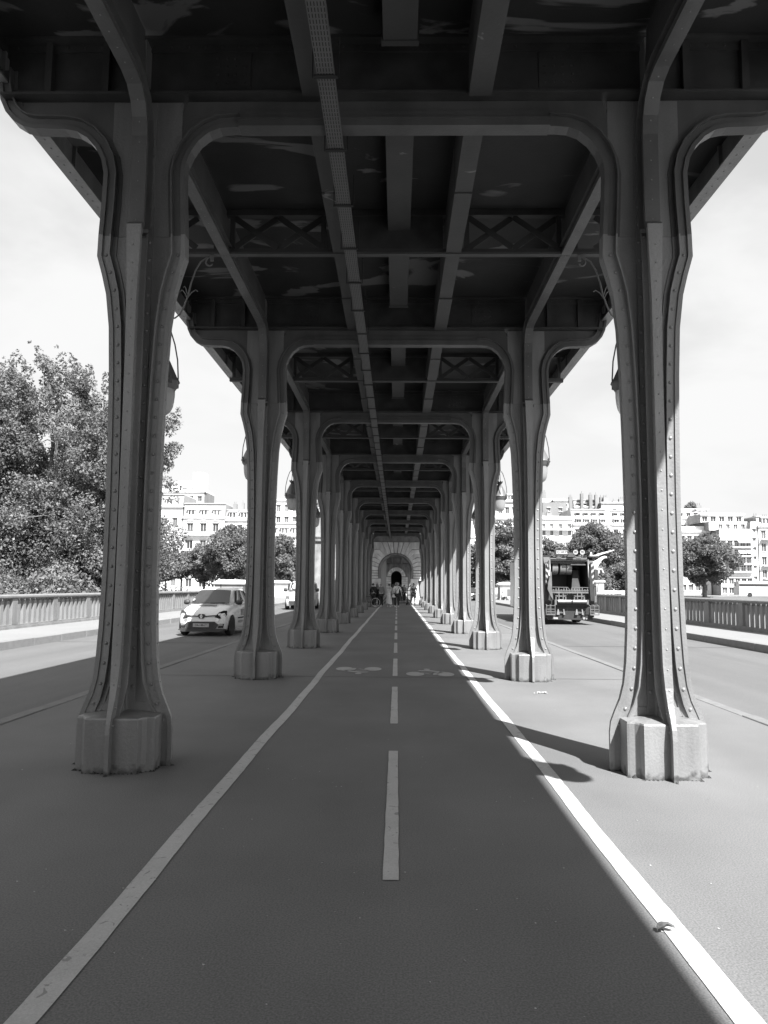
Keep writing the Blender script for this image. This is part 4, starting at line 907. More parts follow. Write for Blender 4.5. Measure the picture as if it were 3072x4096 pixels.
def hatchback(loc, rz, lab, group=None):
    e = empty('hatchback', loc, rz, lab, 'car', group)
    zs = lambda a: a
    st = [(.02, [(.55,.24),(.60,.30),(.62,.42),(.60,.52),(.56,.60),(.42,.66),(0,.67)]),
          (.10, [(.68,.20),(.735,.28),(.755,.42),(.745,.56),(.70,.68),(.5,.75),(0,.77)]),
          (.38, [(.75,.17),(.80,.28),(.815,.45),(.81,.62),(.76,.80),(.55,.87),(0,.885)]),
          (.80, [(.76,.17),(.815,.3),(.825,.5),(.82,.68),(.775,.885),(.58,.965),(0,.985)]),
          (1.15, [(.76,.17),(.815,.3),(.825,.5),(.815,.7),(.775,.92),(.66,1.0),(0,1.02)]),
          (2.2, [(.76,.17),(.815,.3),(.825,.5),(.815,.72),(.775,.95),(.68,1.02),(0,1.05)]),
          (2.95, [(.76,.19),(.815,.32),(.825,.52),(.82,.76),(.77,1.0),(.68,1.04),(0,1.06)]),
          (3.40, [(.74,.24),(.78,.34),(.79,.52),(.78,.78),(.72,1.0),(.62,1.04),(0,1.05)]),
          (3.56, [(.62,.30),(.68,.40),(.69,.55),(.68,.76),(.64,.95),(.55,1.0),(0,1.0)])]
    b = MB(); shell(b, st); o = subd(b.build('body', M['white_car'], e), 2)
    # greenhouse
    g = [(.86,.70,.985,.66), (1.5,.60,1.425,.40), (2.2,.60,1.475,.40), (2.95,.575,1.44,.38), (3.42,.60,1.12,.5)]
    b = MB(); st2 = []
    for (y, w, z, _) in ((.84, .70, .99, 0), (1.46, .575, 1.42, 0), (1.75, .575, 1.468, 0), (2.3, .57, 1.478, 0), (2.95, .55, 1.445, 0), (3.2, .55, 1.34, 0), (3.46, .60, 1.02, 0)):
        base = .73 if y < 3.3 else .68
        st2.append((y, [(base, .93 if y > .9 else .96), (w+(base-w)*.5, (z+.95)/2), (w+.01, z-.05), (w-.10, z), (0, z+.025)]))
    shell(b, st2); subd(b.build('roof', M['white_car'], e), 2)
    # glass, slightly proud
    def pane(name, pts, m=M['car_glass'], nx=6, ny=5, bulge=(0, 0, 0), par=e):
        b = MB(); p = [Vector(q) for q in pts]; rows = []
        for j in range(ny+1):
            v = j/ny; rows.append([tuple((p[0]*(1-u)+p[1]*u)*(1-v)+(p[3]*(1-u)+p[2]*u)*v+Vector(bulge)*math.sin(math.pi*u)*(1 if True else 0)) for u in [i/nx for i in range(nx+1)]])
        n0 = len(b.v); b.grid(rows); return b.build(name, m, par, True)
    ws = pane('windscreen', [(-.655,.85,.985),(.655,.85,.985),(.525,1.455,1.405),(-.525,1.455,1.405)], bulge=(0,-.035,.02))
    for s in (-1, 1):
        pane('side_window', [(s*.728,1.28,1.0),(s*.728,2.18,1.02),(s*.615,2.12,1.40),(s*.61,1.62,1.385)], bulge=(s*.012, 0, 0))
        pane('side_window', [(s*.728,2.26,1.03),(s*.70,3.02,1.12),(s*.612,2.85,1.36),(s*.615,2.2,1.40)], bulge=(s*.012, 0, 0))
        m_ = MB(); m_.lathe([(0,-.1),(.06,-.09),(.085,-.03),(.085,.03),(.06,.09),(0,.1)], 10, (s*.9, 1.18, 1.02), 'x'); m_.bar((s*.78,1.22,.98),(s*.86,1.19,1.0),.05,.03); m_.build('door_mirror', M['plastic'], e, 40)
        m_ = MB(); m_.box(min(s*.826,s*.84),max(s*.826,s*.84),1.35,2.5,.50,.545); m_.build('rub_strip', M['plastic'], e)
        # wheel arches
        for y in (.66, 3.02):
            m_ = MB(); n = 16; ring = [(s*.829, y+.345*math.cos(math.pi*i/n), .30+.345*math.sin(math.pi*i/n)) for i in range(n+1)]
            m_.add(ring+[(s*.829, y-.345, .16), (s*.829, y+.345, .16)], [tuple(range(n+1))+(n+1, n+2)]); m_.build('wheel_arch', M['black'], e)
            wheel(e, s*.745, y, .29, .19, s)
        hl = MB(); hl.X = Matrix.Translation((s*.60, .135, .655)) @ Matrix.Rotation(s*R(38), 4, 'Z') @ Matrix.Rotation(R(-22), 4, 'X')
        pts = [(s*-.21,-.05),(s*-.06,.075),(s*.1,.13),(s*.21,.12),(s*.19,-.02),(s*.08,-.13),(s*-.08,-.13)]
        if s < 0: pts = pts[::-1]
        hl.prism(pts, -.035, .05, 'y'); h = hl.build('headlight', M['car_glass'], e)
        r_ = MB(); r_.X = hl.X
        for cx_ in (-.05, .08): r_.lathe([(.062,-.045),(.05,-.04),(.03,-.035),(.012,-.05),(0,-.05)], 14, (s*cx_, 0, -.02), 'y', cap=False)
        r_.build('reflector', M['chrome'], h)
        fg = MB(); fg.lathe([(0,.035),(.055,.035),(.06,.05),(.045,.06)], 14, (s*.515, -.01, .505), 'y'); fg.build('front_lamp', M['chrome'], e)
        fi = MB(); fi.X = Matrix.Translation((s*.62, .045, .33)) @ Matrix.Rotation(s*R(24), 4, 'Z'); fi.prism([(-.08,-.07),(.09,-.07),(.11,.05),(-.03,.06)] if s > 0 else [(-.09,-.07),(.08,-.07),(.03,.06),(-.11,.05)], -.012, .08, 'y'); f_ = fi.build('fog_lamp_recess', M['black'], e)
        fi2 = MB(); fi2.X = fi.X; fi2.box(-.06, .07, -.018, -.0, .0, .045); fi2.build('fog_lamp', M['chrome'], f_)
    g_ = MB(); g_.prism([(-.47,.24),(-.55,.36),(-.43,.45),(.43,.45),(.55,.36),(.47,.24)], -.012, .06, 'y'); gr = g_.build('lower_grille', M['plastic'], e)
    g_ = MB(); 
    for z in (.28, .32, .36, .40): g_.box(-.42, .42, -.02, -.012, z, z+.012)
    g_.build('grille_bar', M['black'], gr)
    g_ = MB(); g_.prism([(-.50,.625),(-.5,.655),(-.13,.625),(-.08,.68),(.08,.68),(.13,.625),(.5,.655),(.5,.625),(.1,.59),(.06,.54),(-.06,.54),(-.1,.59)], .0, .09, 'y'); up_ = g_.build('upper_grille', M['plastic'], e)
    lg = MB(); o_, i_ = [(0,.075),(.045,0),(0,-.075),(-.045,0)], [(0,.035),(.018,0),(0,-.035),(-.018,0)]
    for k in range(4):
        a, c, d, f = o_[k], o_[(k+1) % 4], i_[(k+1) % 4], i_[k]; lg.prism([a, c, d, f], -.02, .0, 'y')
    lo = lg.build('diamond_badge', M['chrome'], up_, loc=(0, 0, .61))
    g_ = MB(); g_.box(-.26, .26, -.028, -.016, .285, .395); pl = g_.build('number_plate', M['plate'], e)
    lettering('DA-148-LY', .088, M['ink'], pl, (0, -.0285, .34), FRONT, .0008, .95)
    g_ = MB(); g_.box(-.24,-.215,-.0295,-.028,.29,.39); g_.box(.215,.24,-.0295,-.028,.29,.39); g_.build('plate_band', M['decal'], pl)
    g_ = MB(); g_.prism([(-.62,.14),(-.76,.20),(-.70,.235),(.70,.235),(.76,.20),(.62,.14)], .0, .55, 'y'); g_.build('bumper_lip', M['plastic'], e)
    g_ = MB(); g_.X = Matrix.Translation((0.02, .60, .955)) @ Matrix.Rotation(R(12), 4, 'X'); g_.box(-.30, .30, -.10, .09, 0, .004); d_ = g_.build('bonnet_sticker', M['decal'], e)
    me = text_mesh('INTRA', .13, .0008); me.materials.clear(); me.materials.append(M['plate']); link('lettering', me, d_, (.02, .595, .962), (R(12), 0, 0), (1.15, 1, 1))
    g_ = MB(); g_.box(.829, .834, 1.75, 2.3, .58, .80); g_.build('door_sticker', M['decal'], e)
    g_ = MB(); g_.box(.829, .834, 1.4, 1.95, .36, .44); g_.build('door_sticker', M['decal'], e)
    # wipers, stickers, driver seen through the glass is dark: headrests only
    g_ = MB(); g_.bar((-.5,.80,1.0),(.05,.86,1.015),.02,.015); g_.bar((.02,.80,1.0),(.5,.86,1.015),.02,.015); g_.build('wiper', M['black'], e)
    g_ = MB(); g_.X = Matrix.Translation((-.55,.885,1.06)) @ Matrix.Rotation(R(-55), 4, 'X')
    g_.box(-.05,.0,-.02,.0,-.0,.045); g_.box(-.03,.02,-.02,0,.055,.1); g_.build('windscreen_sticker', M['plate'], e)
    g_ = MB(); g_.box(-.012,.012,2.0,2.03,1.49,1.6); g_.build('aerial', M['black'], e)
    return e
hatchback((-5.60, 22.3, -.035), R(-3), 'white three door hatchback with sticker on its bonnet driving towards the viewer').scale = (.90, .96, .94)
# ------------------------------------------------------------------ van further back in the same lane
def van(loc, rz, lab):
    e = empty('small_van', loc, rz, lab, 'van')
    st = [(.0, [(.60,.3),(.66,.4),(.68,.5),(.66,.6),(.6,.72),(0,.74)]), (.15, [(.78,.2),(.84,.34),(.86,.5),(.85,.66),(.78,.84),(0,.88)]), (.9, [(.82,.2),(.88,.34),(.9,.55),(.89,.8),(.84,1.05),(0,1.1)]),
          (1.3, [(.82,.2),(.88,.34),(.9,.6),(.89,1.0),(.84,1.15),(0,1.2)]), (4.2, [(.82,.2),(.88,.34),(.9,.6),(.89,1.0),(.84,1.15),(0,1.2)]), (4.4, [(.75,.3),(.8,.4),(.82,.6),(.8,1.0),(.76,1.1),(0,1.1)])]
    b = MB(); shell(b, st); subd(b.build('body', M['white_car'], e), 2)
    st = [(.95, [(.78,1.05),(.75,1.1),(.70,1.14),(0,1.16)]), (1.6, [(.82,1.08),(.77,1.5),(.66,1.74),(0,1.78)]), (2., [(.83,1.1),(.80,1.55),(.70,1.82),(0,1.87)]), (4.1, [(.83,1.1),(.80,1.55),(.72,1.82),(0,1.87)]), (4.32, [(.8,1.05),(.78,1.5),(.68,1.72),(0,1.74)])]
    b = MB(); shell(b, st); subd(b.build('roof', M['white_car'], e), 1)
    b = MB(); b.add([(-.70,.98,1.17),(.70,.98,1.17),(.63,1.62,1.69),(-.63,1.62,1.69)], [(0,1,2,3)]); b.build('windscreen', M['car_glass'], e)
    b = MB(); b.prism([(-.55,.30),(-.62,.55),(.62,.55),(.55,.30)], -.03, .1, 'y'); b.build('lower_grille', M['plastic'], e)
    for s in (-1, 1):
        b = MB(); b.prism([(1.35,1.18),(2.3,1.2),(2.25,1.62),(1.75,1.6)], min(s*.80,s*.872), max(s*.80,s*.872), 'x'); b.build('side_window', M['car_glass'], e)
        b = MB(); b.lathe([(0,-.12),(.1,-.1),(.12,0),(.1,.1),(0,.12)], 10, (s*1.0, 1.35, 1.22), 'x'); b.build('door_mirror', M['plastic'], e, 40)
        b = MB(); b.X = Matrix.Translation((s*.68,.10,.76)) @ Matrix.Rotation(s*R(35), 4, 'Z'); b.box(-.14,.14,-.03,.06,-.09,.09); b.build('headlight', M['chrome'], e)
        for y in (.8, 3.6): wheel(e, s*.80, y, .32, .21, s)
    b = MB(); b.box(-.26,.26,-.05,-.03,.36,.47); b.build('number_plate', M['plate'], e)
    b = MB(); 
    for i in range(3): b.X = Matrix.Translation((-.60,1.05+i*.05,1.215+i*.045)) @ Matrix.Rotation(R(-50), 4, 'X'); b.box(-.05,.05,-.012,-.0,-.0,.04)
    b.X = None; b.build('windscreen_sticker', M['plate'], e)
    return e
van((-5.95, 47.2, -.035), R(1), 'white van with dark bumper following the hatchback, half hidden by columns')
# dark car far off on the right, seen from behind
def far_car(loc, rz, lab, paint):
    e = empty('parked_car', loc, rz, lab, 'car')
    st = [(.0, [(.6,.35),(.7,.5),(.68,.8),(0,.85)]), (.2, [(.8,.25),(.86,.5),(.82,.9),(0,.95)]), (3.6, [(.8,.25),(.86,.5),(.82,.9),(0,.95)]), (4.1, [(.7,.3),(.78,.5),(.7,.75),(0,.8)])]
    b = MB(); shell(b, st); subd(b.build('body', paint, e), 1)
    b = MB(); b.hexa([(-.72,.4,.93),(.72,.4,.93),(.74,3.0,.95),(-.74,3.0,.95),(-.58,.8,1.4),(.58,.8,1.4),(.58,2.3,1.42),(-.58,2.3,1.42)]); b.build('cabin', M['car_glass'], e)
    b = MB(); b.box(-.56,.56,.85,2.25,1.40,1.45); b.build('roof', paint, e)
    b = MB(); b.box(-.25,.25,-.02,.02,.52,.63); b.build('number_plate', M['plate'], e)
    for s in (-1, 1):
        b = MB(); b.box(min(s*.5,s*.72),max(s*.5,s*.72),-.0,.06,.66,.78); b.build('tail_light', M['decal'], e)
        for y in (.75, 3.2): wheel(e, s*.74, y, .31, .2, s)
    return e
far_car((8.0, 84, -.035), 0, 'dark car far off in the right lane seen between columns', mat('dark_car_paint', .03, .25, .05, 2))
# ------------------------------------------------------------------ refuse lorry
def lorry(loc):
    e = empty('refuse_lorry', loc, 0, 'dark refuse lorry seen from behind with open hopper, driving away in the right lane', 'lorry')
    gp = mat('dirty_dark_lorry_paint', .05, .5, .3, 2.5, 6, .1, 30, streak=(.3, (5, 5, 1))); gd = mat('darker_lorry_steel', .025, .55, .3, 3, 6, .1, 30); gl = mat('worn_bright_steel', .14, .4, .25, 4, 6, .1, 30, metal=.2); gw = mat('hazard_white', .3, .5, .15, 5, 5); gr_ = mat('dull_chute_steel', .055, .95, .2, 4, spec=.1); gb = mat('rolled_hopper_steel', .2, .35, .25, 3, 5, metal=.3, streak=(.25, (2, 2, 6)))
    b = MB(); b.box(-1.0, 1.0, 1.55, 7.6, .78, 2.72); b.box(-.96, .96, 1.6, 7.5, 2.72, 2.78); b.build('compactor_body', gp, e)
    b = MB(); b.box(-1.0, 1.0, 7.9, 9.6, .5, 2.75); b.build('cab', M['white_car'], e)
    # tailgate: two cheeks, roof, floor and dark throat
    b = MB()
    for s in (-1, 1):
        b.prism([(1.56, .72), (.35, .55), (.05, .95), (.0, 1.55), (.12, 2.45), (.30, 2.72), (1.56, 2.72)], min(s*1.0, s*.74), max(s*1.0, s*.74), 'x')
    b.box(-.74, .74, .28, 1.56, 2.56, 2.72); b.box(-.74, .74, .1, 1.56, .70, 1.28)
    b.build('tailgate', gd, e)
    b = MB(); b.box(-.74, .74, 1.35, 1.56, 1.28, 2.56); b.build('hopper_back', M['black'], e)
    b = MB(); b.hexa([(.14,.35,1.28),(.52,.35,1.28),(.52,1.3,1.28),(.14,1.3,1.28),(.30,.75,2.2),(.52,.75,2.2),(.52,1.34,2.3),(.22,1.34,2.3)]); b.build('chute_plate', gr_, e)
    for x0, x1 in ((-.62,-.38), (-.30,-.06), (-.045,.185)):
        b = MB(); b.lathe([(.0, x0), (.27, x0), (.285, x0+.01), (.285, x1-.01), (.27, x1), (0, x1)], 26, (0, .62, 2.29), 'x', cap=False); b.build('packer_drum', gb, e, 30)
    b = MB(); b.box(-.76,.78,.18,.30,2.55,2.60); b.box(-.76,.74,.12,.2,2.63,2.68); b.box(-.70,.70,.25,.32,2.47,2.50); b.box(.1,.72,.2,.28,2.40,2.43); b.box(-.5,-.3,.1,.2,2.68,2.73); b.box(.3,.5,.1,.2,2.68,2.73); b.build('hopper_rail', gl, e)
    for s, xx in ((-1, -.78), (1, .78)):
        b = MB(); b.tube([(xx,.0,1.45),(xx-.01*s,.05,2.0),(xx,.12,2.62)], .035, 8); b.build('hydraulic_ram', gl, e, True)
    b = MB(); b.prism([(0.02,0.98),(-.12,1.3),(-.16,1.65),(-.10,1.95),(.05,2.2),(.1,2.15),(.12,1.4)], -.86, -.80, 'x'); b.X = None; o = b.build('lifting_blade', gl, e)
    b = MB(); b.prism([(-.94,1.42),(-.90,1.72),(-.83,2.0),(-.77,2.12),(-.76,1.4),(-.72,.98),(-.82,1.15)], -.24, -.20, 'y'); b.build('blade_face', gl, e)
    b = MB(); b.prism([(.80,2.12),(.86,1.9),(.94,1.3),(.92,1.05),(.80,.98),(.76,1.5)], -.14, -.10, 'y'); b.build('blade_face', gd, e)
    # hazard panels on both cheeks
    for s in (-1, 1):
        pn = MB(); pn.box(min(s*.84,s*.985), max(s*.84,s*.985), -.03, -.01+.08, 1.5, 2.5) ; p_ = pn.build('hazard_board', gd, e)
        for i in range(4):
            z = 1.58+i*.24; h_ = MB(); h_.prism([(s*.86, z), (s*.97, z+.09), (s*.97, z+.2), (s*.86, z+.11)], -.04, -.032, 'y'); h_.build('hazard_stripe', gw, p_)
    b = MB(); b.box(-1.13,-1.02,.5,.56,1.85,2.15); b.build('side_lamp', gd, e); b = MB(); b.box(1.0,1.13,-.05,.08,1.85,2.22); b.build('side_lamp', gp, e); b = MB(); b.tube([(1.02,.0,1.7),(1.14,-.02,1.68),(1.1,0,1.3)],.02,5); b.build('grab_handle', gl, e)
    b = MB(); b.box(1.0, 1.10, .1, .2, .9, 1.7); b.build('side_guard', gl, e)
    # comb bar and bin lift
    b = MB(); b.box(-.74,.72,-.10,-.02,1.26,1.33); b.box(-.74,.72,-.12,-.06,1.36,1.39)
    for i in range(14): b.box(-.70+i*.105,-.66+i*.105,-.11,-.04,1.33,1.42+.03*(i % 3))
    b.build('bin_comb', gl, e)
    b = MB(); b.tube([(-.72,-.1,1.5),(-.1,-.12,1.49),(-.05,-.12,1.40)],.014,5); b.tube([(.72,-.1,1.49),(.05,-.12,1.49),(.02,-.12,1.40)],.014,5); b.build('comb_guard_rail', gl, e)
    for cx_ in (-.38, .36):
        b = MB()
        for dx_ in (-.10, .07): b.box(cx_+dx_, cx_+dx_+.04, -.10, -.05, .98, 1.26)
        b.box(cx_-.10, cx_+.11, -.10, -.05, .98, 1.02); b.box(cx_-.22, cx_+.22, -.08, -.03, 1.12, 1.17)
        for dx_ in (-.22, .17): b.box(cx_+dx_, cx_+dx_+.05, -.08, -.03, .92, 1.14)
        b.build('lift_frame', gl, e)
        b = MB()
        for dx_ in (-.13, .09): b.hexa([(cx_+dx_-.05*(dx_<0),-.1,.40),(cx_+dx_+.07,-.1,.40),(cx_+dx_+.07,-.0,.40),(cx_+dx_-.05*(dx_<0),-.0,.40),(cx_+dx_,-.06,.62),(cx_+dx_+.04,-.06,.62),(cx_+dx_+.04,0,.62),(cx_+dx_,0,.62)])
        b.box(cx_-.10, cx_+.12, -.07, -.02, .46, .50); b.build('lift_claw', gl, e)
    for x0, x1 in ((-.52, .02), (.07, .62)):
        b = MB(); b.lathe([(0,x0),(.075,x0),(.075,x1),(0,x1)], 16, (0, -.12, .93), 'x', cap=False); b.build('lift_roller', gb, e, 30)
    b = MB(); b.box(-.62,.70,-.06,.02,.96,1.0); b.box(-.64,-.56,-.14,0,.80,1.0); b.box(.64,.72,-.14,0,.82,1.0); b.build('roller_bracket', gl, e)
    b = MB(); b.box(-.98,.98,.1,1.5,.30,.72); b.box(-.9,.9,.0,.1,.20,.55); b.box(-.95,.95,1.2,7.2,.45,.78); b.build('chassis', gd, e)
    for s in (-1, 1):
        b = MB(); x0, x1 = (-1.0, -.66) if s < 0 else (.74, 1.08)
        for z in (.42, .52, .62, .76): b.tube([(x0,-.28,z),(x1,-.28,z)],.016,5)
        for x in (x0, (x0+x1)/2, x1): b.tube([(x,-.28,.40),(x,-.28,.76),(x*.97,-.15,.80),(x*.97,.1,.80)],.018,5)
        b.box(x0, x1, -.30, .05, .39, .42); b.build('rear_step', gl, e)
        b = MB(); b.box(min(s*.50,s*.68), max(s*.50,s*.68), -.03, .02, .22, .30); b.build('tail_light', gw, e)
        for y in (2.6, 6.9):
            wheel(e, s*.83, y, .47, .34, s)
    b = MB(); b.box(-.58,-.05,.06,.14,2.78,3.02); pb_ = b.build('plate_holder', gd, e); b = MB(); b.box(-.52,-.06,.045,.06,2.84,2.985); pl = b.build('number_plate', M['plate'], pb_)
    lettering('CQ 349 PT', .115, M['ink'], pl, (-.29, .044, 2.912), FRONT, .0008, .95)
    for x, tx in ((.27, '80'), (.545, '90')):
        b = MB(); b.lathe([(0,-.008),(.105,-.008),(.105,.01),(0,.01)], 28, (x, .06, 2.92), 'y', cap=False); d = b.build('speed_disc', M['plate'], e); b = MB(); b.lathe([(.105,-.010),(.096,-.010),(.096,.011),(.105,.011)], 28, (x, .06, 2.92), 'y', cap=False); b.build('disc_rim', M['ink'], d)
        lettering(tx, .145, M['ink'], d, (x, .0505, 2.92), FRONT, .0008, .85)
    b = MB(); b.hexa([(-.08,.0,2.72),(.2,.0,2.72),(.2,.2,2.72),(-.08,.2,2.72),(.0,.02,2.86),(.16,.02,2.9),(.16,.18,2.9),(.0,.18,2.86)]); b.build('camera_hood', gd, e)
    b = MB(); b.box(.8,1.12,.1,.5,2.72,2.77); b.box(-1.1,-.6,.3,.6,2.74,2.79); b.build('beacon_bar', gd, e)
    b = MB(); b.tube([(-.84,.0,2.6),(-.95,-.04,2.5),(-.9,-.05,2.3),(-.86,0,2.2)],.015,5); b.tube([(-.8,.0,2.65),(-.88,-.05,2.55),(-.84,-.05,2.35)],.013,5); b.build('hydraulic_hose', gl, e)
    return e
lorry((7.02, 31.25, -.035))
# bus on the far quay
e = empty('bus', (72.5, 151, -.05), 0, 'long white bus parked on the far quay at the right edge above the balustrade', 'bus')
b = MB(); b.box(-6, 6, 0, 2.5, .35, 2.0); b.box(-6, 6, 0.1, 2.4, 2.55, 3.0); b.build('body', M['wall_white'], e)
b = MB(); b.box(-5.9, 5.9, .05, 2.45, 2.0, 2.55); b.build('window_band', M['car_glass'], e)
for x in (-4, 3.5): b = MB(); b.lathe([(0,-.1),(.45,-.1),(.45,.2),(0,.2)], 16, (x, 0, .45), 'y'); b.build('wheel', M['rubber'], e)
# ------------------------------------------------------------------ equestrian statue on the terrace
M['statue'] = mat('bronze_statue_painted_sunlit', .62, .5, .06, 3)  # bronze, with the sun's glare put into a pale base colour
def skin_mesh(verts, edges, radii, m, name, parent, lv=2, root=0, loc=None, rot=None, sx=None):
    me = bpy.data.meshes.new(name); me.from_pydata([tuple(v) for v in verts], edges, []); o = link(name, me)
    o.modifiers.new('skin', 'SKIN'); 
    for i, r in enumerate(radii):
        sv = me.skin_vertices[0].data[i]; sv.radius = (r, r) if not isinstance(r, tuple) else r
    me.skin_vertices[0].data[root].use_root = True
    o.modifiers['skin'].use_smooth_shade = True
    ss = o.modifiers.new('sub', 'SUBSURF'); ss.levels = ss.render_levels = lv
    bpy.context.view_layer.update(); dg = bpy.context.evaluated_depsgraph_get(); nm = bpy.data.meshes.new_from_object(o.evaluated_get(dg)); bpy.data.objects.remove(o)
    nm.materials.clear(); nm.materials.append(m); nm.name = name
    for p in nm.polygons: p.use_smooth = True; p.material_index = 0
    o = link(name, nm, parent, loc, rot); return o
e = empty('equestrian_statue', (17.0, 68.0, .14), 0, 'rearing bronze horse statue, painted sunlit pale, with rider thrusting a sword out to the right, beyond the lorry', 'statue')
b = MB(); b.box(-1.6, 1.0, -.8, .8, 0, 1.9); b.box(-1.7, 1.1, -.9, .9, 1.8, 1.98); b.build('plinth', M['stone_white'], e)
hv = [(-.7,0,3.0),(-.2,0,3.15),(.3,0,3.3),(.62,0,3.5),(.85,0,3.72),(1.05,0,3.92),(1.3,0,4.02),(1.52,0,3.98), (-.8,.2,2.6),(-.65,.2,2.3),(-.85,.2,2.0), (-.8,-.2,2.6),(-.6,-.2,2.3),(-.75,-.2,2.0), (.5,.2,2.95),(.85,.2,2.8),(.75,.2,2.45), (.5,-.2,2.95),(1.0,-.2,2.95),(1.12,-.2,2.6), (-1.05,0,2.9),(-1.35,0,2.5)]
he = [(0,1),(1,2),(2,3),(3,4),(4,5),(5,6),(6,7),(0,8),(8,9),(9,10),(0,11),(11,12),(12,13),(2,14),(14,15),(15,16),(2,17),(17,18),(18,19),(0,20),(20,21)]
hr_ = [.34,.32,.34,.26,.19,.16,.13,.08,.17,.09,.05,.17,.09,.05,.14,.08,.05,.14,.08,.05,.12,.05]
skin_mesh(hv, he, hr_, M['statue'], 'horse', e, 2, 1)
rv = [(.0,0,3.55),(.05,0,3.85),(.1,0,4.15),(.12,0,4.3),(.14,0,4.45), (.15,-.2,4.1),(.45,-.22,4.12),(.75,-.2,4.25), (.1,.2,4.05),(.3,.25,3.8), (.25,-.25,3.4),(.2,-.3,3.05)]
skin_mesh(rv, [(0,1),(1,2),(2,3),(3,4),(2,5),(5,6),(6,7),(2,8),(8,9),(0,10),(10,11)], [.17,.15,.15,.07,.12,.08,.07,.05,.08,.05,.1,.06], M['statue'], 'rider', e, 2, 0)
b = MB(); b.hexa([(.6,-.25,4.12),(.66,-.15,4.10),(2.1,-.18,4.62),(2.08,-.22,4.60),(.55,-.25,4.28),(.6,-.15,4.28),(2.12,-.18,4.68),(2.1,-.22,4.68)]); b.build('sword', M['statue'], e)
